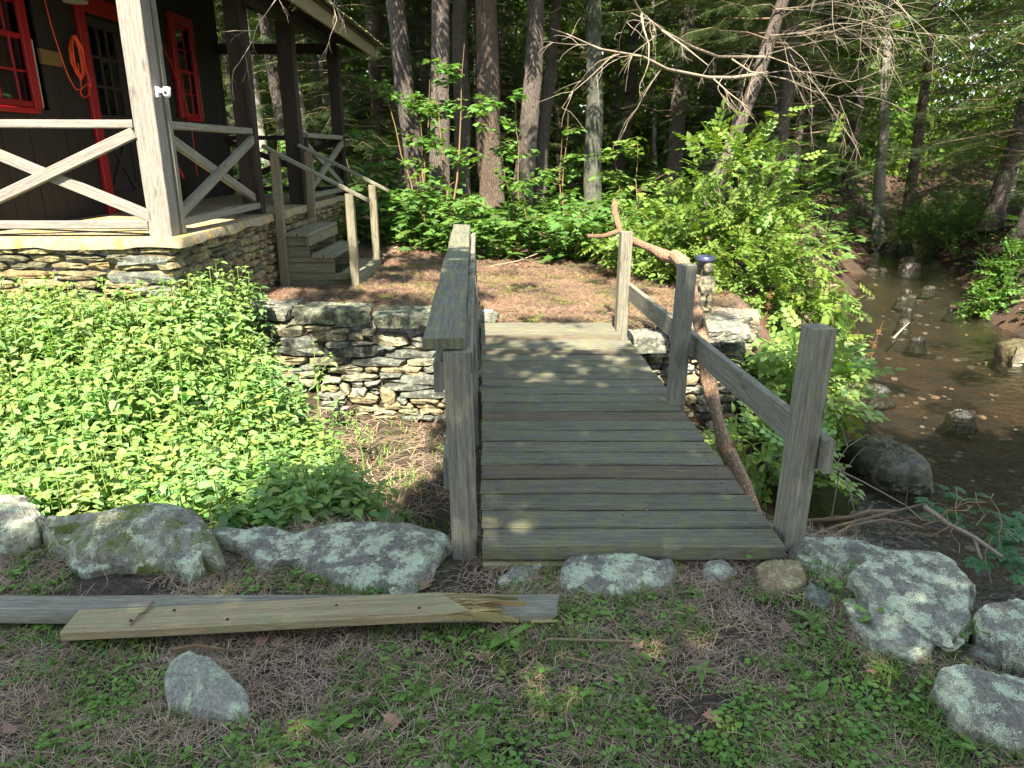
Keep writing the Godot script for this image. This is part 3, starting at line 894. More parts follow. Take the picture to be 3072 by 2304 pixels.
func make_cabin() -> void:
	var t := thing("cabin", "dark board cabin with red window trim and a railed side porch on a stone base", "cabin", Vector3(-2.7, 0, -9))
	var o := Vector3(-2.7, 0, -9)
	var xw := -4.5
	# side wall of upright boards, with openings for two windows and a door
	var wall := part(t, "wall", -o)
	var holes := [[-6.30, -7.36, 2.02, 3.25], [-8.36, -9.13, 0.98, 3.03], [-10.42, -11.14, 2.08, 3.27]]
	var z := -5.75
	while z > -12.12:
		var w := minf(rf(0.17, 0.23), z + 12.14)
		var spans := [[0.6, 4.2]]
		for h in holes:
			if z - w < h[0] - 0.02 and z > h[1] + 0.02:
				spans = [[0.6, h[2]], [h[3], 4.2]] if h[2] > 1.2 else [[h[3], 4.2]]
		for s in spans:
			var p := put(wall, "plank", board(s[1] - s[0], w - 0.004, 0.028, tint(0.7, 1.15, 0.06), 0.004), M.siding)
			p.transform = Transform3D(basis_to(Vector3.UP, Vector3.RIGHT), Vector3(xw - 0.014 + rf(-0.003, 0.003), (s[0] + s[1]) / 2, z - w / 2))
		z -= w
	# the rest of the house behind it
	put(wall, "lining", box(Vector3(-9.3, -0.9, -12.08), Vector3(-9.2, 4.2, -5.8)), M.darkwood)
	put(wall, "end_wall", box(Vector3(-9.2, -0.9, -12.13), Vector3(-4.53, 4.6, -12.03)), M.darkwood)
	put(wall, "front_wall", box(Vector3(-9.2, -0.9, -5.85), Vector3(-4.53, 4.6, -5.75)), M.darkwood)
	put(wall, "floor", box(Vector3(-9.2, 0.85, -12.03), Vector3(-4.53, 0.97, -5.85)), M.darkwood)
	put(wall, "ceiling", box(Vector3(-9.2, 3.5, -12.03), Vector3(-4.55, 3.56, -5.85)), M.darkwood)
	window_unit(t, -6.30 - o.z, -7.36 - o.z, 2.02, 3.25, xw - o.x, 4)
	window_unit(t, -10.42 - o.z, -11.14 - o.z, 2.08, 3.27, xw - o.x, 3)
	# door
	var d := part(t, "door", Vector3(xw, 0, 0) - o)
	for q in [[-8.29, 0.145], [-9.19, 0.13]]:
		beam(d, "casing", M.red, Vector3(0.02, 0.98, q[0]), Vector3(0.02, 3.08, q[0]), q[1], 0.04, Vector3.RIGHT)
	beam(d, "casing", M.red, Vector3(0.02, 3.13, -8.2), Vector3(0.02, 3.13, -9.27), 0.17, 0.042, Vector3.RIGHT)
	for q in [-8.42, -9.07]: beam(d, "stile", M.darkwood, Vector3(-0.03, 0.99, q), Vector3(-0.03, 3.02, q), 0.11, 0.04, Vector3.RIGHT)
	for q in [[1.1, 0.22], [1.95, 0.16], [2.97, 0.1]]: beam(d, "door_rail", M.darkwood, Vector3(-0.03, q[0], -8.47), Vector3(-0.03, q[0], -9.02), q[1], 0.038, Vector3.RIGHT)
	beam(d, "panel", M.darkwood, Vector3(-0.04, 1.53, -8.47), Vector3(-0.04, 1.53, -9.02), 0.7, 0.02, Vector3.RIGHT)
	for sgn in [[1.22, 1.86], [1.86, 1.22]]: beam(d, "brace", M.darkwood, Vector3(-0.018, sgn[0], -8.48), Vector3(-0.018, sgn[1], -9.0), 0.07, 0.02, Vector3.RIGHT)
	for q in [-8.655, -8.84]: beam(d, "muntin", M.darkwood, Vector3(-0.03, 2.02, q), Vector3(-0.03, 2.93, q), 0.03, 0.03, Vector3.RIGHT)
	for q in [2.32, 2.62]: beam(d, "muntin", M.darkwood, Vector3(-0.03, q, -8.47), Vector3(-0.03, q, -9.02), 0.03, 0.028, Vector3.RIGHT)
	for r in 3:
		for c in 3:
			put(d, "pane", box(Vector3(-0.034, 2.03 + r * 0.3, -8.655 - c * 0.183 + 0.01), Vector3(-0.03, 2.31 + r * 0.3, -8.48 - c * 0.183 - 0.005)), M.glass)
	put(d, "handle", box(Vector3(-0.01, 1.98, -8.40), Vector3(0.02, 2.12, -8.38)), M.black)
	# porch slab and stone base
	var slab := part(t, "porch_floor", -o)
	put(slab, "slab", slab_box(-4.49, -2.66, -12.15, -5.84, 0.90, 0.98), M.ledge)
	var base := part(t, "porch_base", -o)
	put(base, "core", box(Vector3(-4.49, -0.9, -12.05), Vector3(-2.79, 0.9, -5.94)), M.soil)
	rubble(base, M.stone_porch, Vector3(-4.6, 0, -5.98), Vector3(-2.74, 0, -5.98), 0.0, 0.90, 0.24, 0.055, 0.12, 0.2, 0.55)
	rubble(base, M.stone_porch, Vector3(-2.84, 0, -6.02), Vector3(-2.80, 0, -12.1), -0.15, 0.90, 0.24, 0.06, 0.12, 0.12, 0.34)
	for q in [[0.79, 0.11, 0.5], [0.66, 0.12, 0.62], [0.55, 0.1, 0.4]]:
		lay(base, M.stone, Vector3(-2.74 - q[2] / 2, q[0], -6.0), q[2], q[1], 0.3)
	# posts
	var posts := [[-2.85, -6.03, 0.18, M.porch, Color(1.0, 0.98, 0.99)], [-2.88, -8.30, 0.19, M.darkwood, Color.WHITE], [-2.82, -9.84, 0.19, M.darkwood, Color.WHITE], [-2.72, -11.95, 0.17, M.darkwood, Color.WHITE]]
	for q in posts:
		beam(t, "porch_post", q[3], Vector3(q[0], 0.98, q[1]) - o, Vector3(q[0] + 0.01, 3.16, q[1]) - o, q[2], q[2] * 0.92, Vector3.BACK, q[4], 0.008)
	for q in [[-2.765, -6.16], [-2.765, -8.17], [-2.70, -9.98], [-2.63, -11.84]]:
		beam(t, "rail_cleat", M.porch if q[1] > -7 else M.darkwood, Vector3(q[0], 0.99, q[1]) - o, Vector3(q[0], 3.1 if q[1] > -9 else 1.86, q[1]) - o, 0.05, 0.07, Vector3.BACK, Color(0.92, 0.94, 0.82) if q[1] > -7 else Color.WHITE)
	# railings: front, side, far side, far end
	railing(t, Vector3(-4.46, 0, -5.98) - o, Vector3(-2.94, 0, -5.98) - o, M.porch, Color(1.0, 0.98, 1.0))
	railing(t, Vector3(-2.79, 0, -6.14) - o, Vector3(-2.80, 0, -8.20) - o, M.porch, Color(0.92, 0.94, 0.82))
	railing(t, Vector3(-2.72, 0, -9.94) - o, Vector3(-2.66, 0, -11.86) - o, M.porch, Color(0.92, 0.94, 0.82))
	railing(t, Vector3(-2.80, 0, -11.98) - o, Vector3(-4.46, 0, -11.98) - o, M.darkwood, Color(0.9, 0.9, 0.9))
	# roof
	var roof := part(t, "roof", -o)
	beam(roof, "plate", M.darkwood, Vector3(-2.85, 3.22, -5.85), Vector3(-2.75, 3.22, -12.1), 0.14, 0.14, Vector3.UP, Color(1.1, 1.1, 1.0))
	beam(roof, "tie_beam", M.darkwood, Vector3(-2.75, 3.12, -12.0), Vector3(-4.5, 3.12, -12.0), 0.12, 0.14)
	var p := 0.36
	z = -5.92
	while z > -12.35:
		beam(roof, "rafter", M.darkwood, Vector3(-2.20, 3.12, z), Vector3(-4.6, 3.12 + 2.4 * p, z), 0.05, 0.12, Vector3.UP, Color(1.2, 1.15, 1.05))
		z -= 0.55
	beam(roof, "fascia", M.pale, Vector3(-2.15, 3.11, -5.82), Vector3(-2.15, 3.11, -12.36), 0.03, 0.17, Vector3.UP, Color(0.5, 0.5, 0.45))
	for e in [-5.80, -12.33]:
		beam(roof, "barge_board", M.pale, Vector3(-2.12, 3.13, e), Vector3(-4.7, 3.13 + 2.58 * p, e), 0.03, 0.2, Vector3.UP, Color(0.5, 0.5, 0.45))
	z = -5.33
	var s := 0.0
	while s < 2.6:                                       # sheathing boards under the shingles
		var x := -2.10 - s * 0.94
		beam(roof, "sheathing", M.darkwood, Vector3(x - 0.09, 3.19 + (s + 0.1) * p * 0.94, -5.78), Vector3(x - 0.09, 3.19 + (s + 0.1) * p * 0.94, -12.4), 0.19, 0.022, Vector3(p, 1, 0), tint(0.9, 1.4))
		s += 0.2
	for k in 14:                                         # courses of shingles with a ragged edge
		var q := k * 0.19
		var mb := MB.new()
		var zz := -5.72
		while zz > -12.42:
			var w := rf(0.1, 0.2)
			mb.col = tint(0.6, 1.1, 0.1)
			var x0 := -2.02 - q + rf(-0.015, 0.015)
			var y0 := 3.20 + (q + 0.0) * p + 0.018
			var a := Vector3(x0, y0 + 0.012, zz)
			var b := Vector3(x0, y0 + 0.012, zz - w + 0.006)
			var e := Vector3(-0.30, 0.30 * p + 0.004, 0)
			var dn := Vector3(0, -0.012, 0)
			mb.quad(mb.p(a), mb.p(b), mb.p(b + e), mb.p(a + e))
			mb.quad(mb.p(a + dn), mb.p(a + e + dn), mb.p(b + e + dn), mb.p(b + dn))
			mb.quad(mb.p(a), mb.p(a + dn), mb.p(b + dn), mb.p(b))
			mb.quad(mb.p(a), mb.p(a + e), mb.p(a + e + dn), mb.p(a + dn))
			zz -= w
		var sh := put(roof, "shingle_course", mb.mesh(true), M.pale)
		sh.set_meta("kind", "stuff")
	put(roof, "main_slope", tilted(-4.3, -7.0, 4.08, 5.0, -5.7, -12.45), M.darkwood)
	put(roof, "main_slope", tilted(-7.0, -9.7, 5.0, 4.08, -5.7, -12.45), M.darkwood)

func tilted(x0: float, x1: float, y0: float, y1: float, z0: float, z1: float) -> ArrayMesh:
	var mb := MB.new()
	var d := Vector3(0, -0.08, 0)
	var q := [Vector3(x0, y0, z0), Vector3(x1, y1, z0), Vector3(x1, y1, z1), Vector3(x0, y0, z1)]
	mb.quad(mb.p(q[0]), mb.p(q[1]), mb.p(q[2]), mb.p(q[3]))
	mb.quad(mb.p(q[3] + d), mb.p(q[2] + d), mb.p(q[1] + d), mb.p(q[0] + d))
	for k in 4:
		var l := (k + 1) % 4
		mb.quad(mb.p(q[k]), mb.p(q[k] + d), mb.p(q[l] + d), mb.p(q[l]))
	return mb.mesh()

# concrete slab with a chipped, uneven rim
func slab_box(x0: float, x1: float, z0: float, z1: float, y0: float, y1: float) -> ArrayMesh:
	var mb := MB.new()
	var n := 60
	var m := 16
	var edge := []
	for i in m + 1: edge.append(Vector3(lerpf(x0, x1, float(i) / m), 0, z1))
	for i in range(1, n + 1): edge.append(Vector3(x1, 0, lerpf(z1, z0, float(i) / n)))
	var top := []
	var bot := []
	var inn := []
	for q in edge:
		var j := nz.get_noise_2d(q.x * 3, q.z * 3) * 0.012
		top.append(mb.p(q + Vector3(j - 0.008, y1 - 0.004 + j * 0.3, -0.008)))
		bot.append(mb.p(q + Vector3(j * 1.5, y0 + nz.get_noise_2d(q.x * 2.2, q.z * 2.2 + 60) * 0.03, 0)))
		inn.append(mb.p(Vector3(maxf(x0, q.x - 0.03), y1, q.z - (0.03 if q.z > z1 - 0.01 else 0.0))))
	for k in edge.size() - 1:
		mb.quad(top[k], top[k + 1], bot[k + 1], bot[k])
		mb.quad(inn[k], inn[k + 1], top[k + 1], top[k])
	var a := mb.p(Vector3(x0, y1 + 0.001, z1 - 0.03)); var b := mb.p(Vector3(x1 - 0.03, y1 + 0.001, z1 - 0.03)); var c := mb.p(Vector3(x1 - 0.03, y1 + 0.001, z0)); var d := mb.p(Vector3(x0, y1 + 0.001, z0))
	mb.quad(a, d, c, b)
	a = mb.p(Vector3(x0, y0, z1 - 0.02)); b = mb.p(Vector3(x1 - 0.02, y0, z1 - 0.02)); c = mb.p(Vector3(x1 - 0.02, y0, z0)); d = mb.p(Vector3(x0, y0, z0))
	mb.quad(a, b, c, d)
	return mb.mesh()

func railing(t: Node, a: Vector3, b: Vector3, m: Material, tn: Color) -> void:
	var r := part(t, "porch_railing")
	var side := (b - a).normalized().cross(Vector3.UP)
	var lo := Vector3(0, 1.075, 0)
	var hi := Vector3(0, 1.845, 0)
	beam(r, "rail", m, a + hi, b + hi, 0.085, 0.062, Vector3.UP, tn)
	beam(r, "rail", m, a + lo, b + lo, 0.085, 0.062, Vector3.UP, tn * 0.96)
	var y0 := Vector3(0, 1.14, 0)
	var y1 := Vector3(0, 1.78, 0)
	beam(r, "brace", m, a + y0 + side * 0.024, b + y1 + side * 0.024, 0.05, 0.085, Vector3.UP, tn * 0.94)
	beam(r, "brace", m, a + y1 - side * 0.024, b + y0 - side * 0.024, 0.05, 0.085, Vector3.UP, tn * 0.98)

func make_steps() -> void:
	var t := thing("wooden_steps", "three tread timber steps with sloping handrails against the porch base", "steps", Vector3(-2.3, 0.02, -9.7) * 0.925 + Vector3(0, 1.64 * 0.075, 0))
	t.scale = Vector3.ONE * 0.925
	var o := Vector3(-2.3, 0.02, -9.7)
	var zn := -9.02
	var zf := -10.42
	var gm := Color(0.98, 1.0, 0.78)
	for z in [zn - 0.03, zf + 0.03]:
		var st := part(t, "stringer")
		for q in [[-1.98, 0.02, 0.08], [-1.98, 0.10, 0.09], [-2.22, 0.19, 0.13], [-2.22, 0.325, 0.065], [-2.52, 0.39, 0.13], [-2.52, 0.525, 0.115]]:
			beam(st, "timber", M.grey, Vector3(-2.78, q[1] + q[2] / 2, z) - o, Vector3(q[0], q[1] + q[2] / 2, z) - o, 0.045, q[2] - 0.004, Vector3.UP, gm * rf(0.9, 1.1))
	for q in [[-1.90, 0.17], [-2.18, 0.43], [-2.49, 0.69]]:
		var tr := part(t, "tread")
		for k in 2:
			var x: float = q[0] - 0.07 - k * 0.155
			beam(tr, "plank", M.grey, Vector3(x, q[1] - 0.022, zn + 0.05) - o, Vector3(x, q[1] - 0.022, zf - 0.05) - o, 0.14, 0.042, Vector3.UP, gm * rf(0.95, 1.2))
		if q[1] != 0.43:
			beam(tr, "riser", M.grey, Vector3(q[0] - 0.02, q[1] - 0.105, zn + 0.05) - o, Vector3(q[0] - 0.02, q[1] - 0.105, zf - 0.05) - o, 0.12, 0.04, Vector3.RIGHT, gm * 0.95)
	for z in [[zn + 0.05, 1.62, 1.16], [zf - 0.05, 1.64, 1.2]]:
		beam(t, "post", M.grey, Vector3(-2.83, 0.0 if z[0] > -10 else 0.75, z[0]) - o, Vector3(-2.81, z[1], z[0]) - o, 0.10, 0.09, Vector3.BACK, Color(1.05, 0.90, 0.74))
		beam(t, "post", M.grey, Vector3(-1.95, 0.0, z[0]) - o, Vector3(-1.955, z[2], z[0]) - o, 0.10, 0.09, Vector3.BACK, Color(1.05, 0.96, 0.82))
		beam(t, "handrail", M.grey, Vector3(-2.94, z[1] + 0.085, z[0]) - o, Vector3(-1.72, z[2] - 0.09, z[0]) - o, 0.095, 0.04, Vector3.UP, Color(1.1, 1.02, 0.90))

func make_rocks() -> void:
	rock("boulder", "pale sunlit boulder half out of view beside the mossy boulder", M.rock, [[-2.498, -3.034], [-2.395, -3.055], [-2.292, -3.045], [-2.045, -2.88], [-2.045, -2.767], [-2.086, -2.705], [-2.261, -2.695]], -0.35, 0.13, 0, 0, 0.03, 0.16, 0.03)
	rock("boulder", "broad grey boulder with a cap of dark green moss", M.mossy, [[-2.024, -2.697], [-2.056, -2.834], [-2.045, -2.93], [-1.865, -2.972], [-1.706, -2.93], [-1.579, -2.962], [-1.484, -2.972], [-1.356, -2.866], [-1.272, -2.75], [-1.187, -2.633], [-1.155, -2.516], [-1.25, -2.569], [-1.515, -2.569], [-1.664, -2.569], [-1.791, -2.58]], -0.5, 0.1, 0.0, -0.1, 0.035, 0.18, 0.05)
	rock("rock", "small blunt lichen stone at the foot of the mossy boulder", M.lichen, [[-1.392, -2.6], [-1.371, -2.683], [-1.289, -2.652], [-1.238, -2.559], [-1.279, -2.487], [-1.371, -2.549]], -0.05, 0.09, 0.05, -0.1, 0.015, 0.14, 0)
	rock("rock", "flat brown grey flake sunk in needles before the mossy boulder", M.rock, [[-1.824, -2.589], [-1.762, -2.702], [-1.649, -2.733], [-1.566, -2.651], [-1.649, -2.558], [-1.721, -2.527]], -0.05, 0.045, 0, -0.06, 0.008, 0.1, 0)
	rock("boulder", "long flat slab blotched with pale green lichen beside the bridge post", M.lichen, [[-1.333, -2.806], [-1.269, -2.913], [-1.098, -2.935], [-0.83, -2.903], [-0.584, -2.892], [-0.488, -2.87], [-0.327, -2.903], [-0.263, -2.892], [-0.242, -2.806], [-0.284, -2.699], [-0.338, -2.507], [-0.359, -2.346], [-0.456, -2.335], [-0.627, -2.41], [-0.798, -2.56], [-1.033, -2.592], [-1.151, -2.71]], -0.55, 0.05, 0, -0.11, 0.012, 0.05, 0)
	rock("rock", "rough light grey stone poking out of the lawn soil alone", M.granite, [[-1.103, -1.883], [-1.103, -1.96], [-1.059, -1.971], [-0.971, -1.938], [-0.883, -1.894], [-0.828, -1.861], [-0.784, -1.762], [-0.839, -1.751], [-0.927, -1.762], [-1.004, -1.784], [-1.048, -1.795]], -0.12, 0.06, -0.12, -0.14, 0.04, 0.25, 0.02)
	rock("boulder", "rounded lichen boulder bedded under the bridge's first plank", M.lichen, [[0.193, -2.591], [0.234, -2.643], [0.347, -2.674], [0.481, -2.663], [0.574, -2.663], [0.656, -2.663], [0.698, -2.581], [0.708, -2.519], [0.615, -2.457], [0.471, -2.385], [0.296, -2.385], [0.203, -2.416], [0.183, -2.509]], -0.2, 0.035, 0, -0.14, 0.02, 0.2, 0.02)
	rock("rock", "thin dark flake lying beside the bridge's first plank", M.rock, [[-0.063, -2.509], [-0.001, -2.581], [0.102, -2.643], [0.143, -2.633], [0.071, -2.519], [0.009, -2.457], [-0.042, -2.478]], -0.05, 0.015, -0.1, -0.1, 0.01, 0.12, 0)
	rock("rock", "small round bluish stone between the bridge boulder and the rusty rock", M.rock, [[0.789, -2.601], [0.83, -2.642], [0.881, -2.632], [0.912, -2.56], [0.861, -2.488], [0.789, -2.478], [0.768, -2.539]], -0.08, 0.02, 0, -0.1, 0.01, 0.2, 0.02)
	rock("rock", "rusty brown and cream rock in front of the bridge's right post", M.rusty, [[0.998, -2.592], [1.08, -2.623], [1.183, -2.613], [1.193, -2.551], [1.162, -2.469], [1.101, -2.428], [1.029, -2.417], [0.967, -2.407], [0.977, -2.489]], -0.1, 0.03, 0, -0.12, 0.02, 0.18, 0.02)
	rock("boulder", "dark grey slab with lichen patches touching the bridge's right post", M.lichen, [[1.163, -2.733], [1.245, -2.826], [1.348, -2.815], [1.492, -2.815], [1.626, -2.784], [1.719, -2.774], [1.781, -2.661], [1.606, -2.475], [1.4, -2.383], [1.276, -2.362], [1.225, -2.424], [1.225, -2.578], [1.183, -2.599]], -0.5, 0.02, 0.02, -0.1, 0.012, 0.06, 0)
	rock("boulder", "largest tilted slab of the bank, lichen flecked, lying across its neighbour", M.lichen, [[1.293, -2.454], [1.386, -2.505], [1.581, -2.588], [1.684, -2.588], [1.756, -2.557], [1.798, -2.413], [1.736, -2.32], [1.653, -2.238], [1.623, -2.155], [1.561, -2.083], [1.489, -2.052], [1.437, -2.083], [1.396, -2.176], [1.344, -2.268], [1.314, -2.351]], 0.02, 0.085, 0.02, -0.14, 0.008, 0.1, 0)
	rock("rock", "smooth pale grey wedge slab leaning under the tilted slab", M.rock, [[1.349, -2.386], [1.391, -2.406], [1.411, -2.355], [1.432, -2.283], [1.442, -2.19], [1.463, -2.108], [1.432, -2.056], [1.36, -2.015], [1.319, -2.015], [1.277, -2.087], [1.267, -2.139], [1.298, -2.242]], -0.04, 0.05, 0.05, -0.16, 0.006, 0.1, 0)
	rock("rock", "narrow dark flake beside the pale wedge slab", M.rock, [[1.249, -2.355], [1.332, -2.365], [1.332, -2.282], [1.29, -2.179], [1.27, -2.107], [1.301, -2.076], [1.229, -2.056], [1.229, -2.138], [1.229, -2.221]], -0.06, 0.025, 0, -0.05, 0.008, 0.12, 0)
	rock("rock", "small dark green pointed stone near the rusty rock", M.stone[3], [[1.16, -2.462], [1.18, -2.452], [1.201, -2.37], [1.18, -2.298], [1.149, -2.308], [1.129, -2.37]], -0.05, 0.03, 0, -0.05, 0.008, 0.15, 0)
	rock("boulder", "thick grey block with a pale lichen crust, next to the creeper", M.lichen, [[1.638, -2.192], [1.72, -2.244], [1.854, -2.254], [1.926, -2.192], [1.772, -1.976], [1.669, -1.976], [1.627, -1.986], [1.627, -2.058], [1.617, -2.12]], -0.2, 0.09, 0, -0.1, 0.02, 0.14, 0)
	rock("rock", "long thin splinter of grey stone between two big bank rocks", M.stone[1], [[1.558, -2.133], [1.589, -2.133], [1.651, -2.06], [1.702, -1.999], [1.743, -1.947], [1.681, -1.968], [1.599, -2.019], [1.537, -2.091]], -0.05, 0.02, 0, -0.04, 0.006, 0.1, 0)
	rock("boulder", "big rounded rock crusted with lichen in the lawn edge", M.lichen, [[1.306, -1.851], [1.357, -1.913], [1.429, -1.934], [1.491, -1.913], [1.605, -1.882], [1.728, -1.841], [1.584, -1.635], [1.429, -1.625], [1.357, -1.687], [1.316, -1.738], [1.316, -1.8]], -0.3, 0.06, -0.02, -0.16, 0.02, 0.18, 0.03)
	rock("boulder", "dark boulder with a strip of moss on its back in the brook's edge", M.wetmoss, [[3.133, -6.404], [3.329, -6.6], [3.555, -6.404], [3.7, -6.074], [3.628, -5.734], [3.566, -5.508], [3.37, -5.467], [3.195, -5.508], [3.113, -5.662], [3.082, -5.899]], -1.19, -0.95, 0.0, 0.06, 0.04, 0.25, 0.1)
	rock("boulder", "low brook boulder with sunlit moss under the leafy shrub", M.mossy, [[4.674, -10.001], [4.901, -10.166], [4.674, -9.115], [4.448, -8.682], [4.262, -8.724], [4.2, -9.022]], -1.19, -0.95, 0.0, 0.0, 0.03, 0.2, 0.08)
	rock("boulder", "smooth grey brown boulder rising from the water by the far bank", M.wetrock, [[6.967, -10.1], [7.245, -10.151], [7.574, -10.048], [6.987, -9.193], [6.658, -9.338]], -1.19, -0.97, 0.0, 0.0, 0.03, 0.25, 0.1)

func blob_poly(x: float, z: float, rx: float, rz: float) -> Array:
	var out := []
	for k in 9:
		var d := Vector2.RIGHT.rotated(TAU * k / 9.0)
		out.append([x + d.x * rx * rf(0.8, 1.1), z + d.y * rz * rf(0.8, 1.1)])
	return out

func make_brook_rocks() -> void:
	var list := [
		["broad flat slab on the brook's stony far bank", 17.0, -30.2, 1.0, 0.8, -0.6, M.rock],
		["mossy brown rock where the brook narrows", 11.1, -21.0, 0.5, 0.4, -0.8, M.wetmoss],
		["upper of two round black stones in midstream", 10.3, -18.8, 0.24, 0.18, -0.95, M.wet],
		["lower of two round black stones in midstream", 9.7, -17.6, 0.28, 0.2, -0.92, M.wet],
		["big dark boulder on the shaded bank under a dead branch", 12.0, -17.6, 0.5, 0.5, -0.45, M.wetmoss],
		["dark rock against the shrub side of the narrows", 10.1, -21.9, 0.4, 0.3, -0.85, M.wet]]
	for q in list:
		rock("brook_stone", q[0], q[6], blob_poly(q[1], q[2], q[3], q[4]), -1.24, q[5] - 0.08, 0, 0, 0.04, 0.3, 0.08, "stones in the brook")
	for q in [[8.72, -17.5, 0.12], [9.0, -17.55, 0.1], [8.1, -14.7, 0.1], [7.2, -12.9, 0.08], [8.8, -15.1, 0.12], [8.0, -12.8, 0.12], [11.9, -19.2, 0.16], [7.6, -13.9, 0.1], [6.6, -11.9, 0.09], [7.9, -14.1, 0.08], [6.2, -10.7, 0.1], [4.9, -7.4, 0.12], [4.4, -8.3, 0.14]]:
		rock("brook_pebble", "small wet stone just breaking the brook's surface", M.wet, blob_poly(q[0], q[1], q[2] * 1.3, q[2] * 1.1), -1.26, -1.09, 0, 0, 0.02, 0.3, 0.05, "small wet stones")
	var xf := []
	var cols := []
	for k in 2600:
		var z := rf(-26, -3)
		var x := rf(2.0, 14.0)
		var d := stream_d(x, z).x
		if d > 0.5 or rng.randf() > 0.75: continue
		var s := rf(0.02, 0.10) * (1.4 if z < -10 else 1.0)
		xf.append(Transform3D(Basis.from_euler(Vector3(rf(-1.9, -1.2), rf(0, TAU), 0)) * Basis.from_scale(Vector3(s, s * 0.8, s * 0.45)), Vector3(x, gy(x, z) + s * 0.02, z)))
		cols.append(Color(0.75, 0.52, 0.28).lerp(Color(0.42, 0.36, 0.30), rng.randf()) * rf(0.2, 0.55))
	many(self, "gravel", stones[2], M.bedstone, xf, cols).set_meta("label", "brown stones and gravel covering the brook bed")

func splinters(parent: Node, x: float, w: float, th: float, n: int, reach: float, tn: Color) -> void:
	for k in n:
		var mb := MB.new()
		var z := rf(-w / 2, w / 2) * 0.85
		var y := rf(-th / 2, th / 2) * 0.5
		var l := rf(0.3, 1.0) * reach
		var r := rf(0.004, 0.015)
		mb.col = tn * rf(0.6, 1.3)
		var pts := [Vector3(x - 0.07, y, z), Vector3(x + l * 0.45, y + rf(-0.006, 0.012), z + rf(-0.008, 0.008)), Vector3(x + l, y + rf(-0.012, 0.012), z + rf(-0.02, 0.02))]
		tube(mb, pts, [r, r * 0.75, 0.001], 4)
		put(parent, "splinter", mb.mesh(true), M.pale)

# split wood: rows of torn fibre of unlike length
func torn(x: float, w: float, y: float, reach: float, tn: Color) -> ArrayMesh:
	var mb := MB.new()
	var rows := 38
	for k in rows:
		var z0 := -w / 2 + w * k / rows
		var z1 := z0 + w / rows
		var l := reach * (0.25 + 0.75 * absf(nz.get_noise_2d(k * 0.28, x * 7)) + 0.45 * pow(rng.randf(), 2.0))
		var up := y + 0.006 * nz.get_noise_2d(k * 0.9, 5) - 0.002
		mb.col = tn * rf(0.7, 1.15)
		var n := 5
		for j in n:
			var a := x + l * j / n
			var b := x + l * (j + 1) / n
			var ya := up - 0.016 * pow(float(j) / n, 1.5) + rf(-0.002, 0.003)
			var yb := up - 0.016 * pow(float(j + 1) / n, 1.5) + rf(-0.002, 0.003)
			mb.quad(mb.p(Vector3(a, ya, z0), Vector2(a / 2, z0 * 2)), mb.p(Vector3(b, yb, z0 + (0.0012 if j == n - 1 else 0.0)), Vector2(b / 2, z0 * 2)), mb.p(Vector3(b, yb, z1 - (0.0012 if j == n - 1 else 0.0)), Vector2(b / 2, z1 * 2)), mb.p(Vector3(a, ya, z1), Vector2(a / 2, z1 * 2)))
			mb.quad(mb.p(Vector3(a, ya, z1)), mb.p(Vector3(b, yb, z1)), mb.p(Vector3(b, yb - 0.02, z1)), mb.p(Vector3(a, ya - 0.02, z1)))
	return mb.mesh(true)

func make_planks() -> void:
	var a := thing("fallen_plank", "long grey weathered plank lying on the needles under the tan one", "plank", Vector3(-1.1, 0.02, -2.27))
	put(a, "board", board(2.46, 0.128, 0.038, Color(1.15, 1.18, 1.22), 0.006, 0.05), M.grey, Transform3D(Basis(Vector3.UP, 0.012) * Basis(Vector3(0, 0, 1), -0.006), Vector3(0.02, 0.022, 0)))
	splinters(a, 1.24, 0.12, 0.05, 7, 0.05, Color(1.5, 1.2, 0.85))
	var sh := MB.new()
	sh.col = Color(1.55, 1.15, 0.75)
	for k in 16:
		var z := rf(-0.055, 0.055)
		var x0 := rf(0.98, 1.16)
		sh.col = Color(1.4, 1.1, 0.78) * rf(0.6, 1.1)
		tube(sh, [Vector3(x0, 0.040, z), Vector3(x0 + rf(0.03, 0.08), 0.041 + rf(0, 0.006), z + rf(-0.008, 0.008)), Vector3(x0 + rf(0.1, 0.2), 0.041, z + rf(-0.015, 0.015))], [0.002, rf(0.004, 0.011), 0.001], 5)
	put(a, "torn_grain", torn(0.95, 0.12, 0.041, 0.28, Color(1.3, 1.12, 0.9)), M.pale)
	var b := thing("broken_plank", "tan plank with a splintered end resting across the grey one", "plank", Vector3(-0.9, 0.06, -2.195))
	b.transform = Transform3D(basis_to(Vector3(1.5, 0.032, -0.08)), Vector3(-0.88, 0.060, -2.205))
	put(b, "board", board(1.36, 0.135, 0.04, Color(0.80, 0.82, 0.82), 0.004, 0.10), M.pale)
	put(b, "torn_grain", torn(0.60, 0.132, 0.018, 0.30, Color(1.25, 1.05, 0.82)), M.pale)
	splinters(b, 0.70, 0.13, 0.03, 9, 0.15, Color(1.2, 0.9, 0.6))
	for q in [[-0.46, 0.02], [-0.33, -0.03], [-0.12, 0.04], [0.25, -0.01], [0.55, 0.03]]:
		var mb := MB.new()
		tube(mb, [Vector3(q[0], 0.0205, q[1]), Vector3(q[0], 0.024, q[1])], [0.006, 0.005], 7)
		put(b, "nail_head", mb.mesh(true), M.black)
	var st := MB.new()
	tube(st, bend(Vector3(-0.42, 0.03, -0.075), Vector3(-0.45, 0.026, 0.05), 5, 0.006), taper(0.006, 0.003, 6), 6)
	var s := put(self, "bark_flake", st.mesh(), M.twig, b.transform)
	tag(s, "thin dark strip of bark lying across the tan plank", "twig")

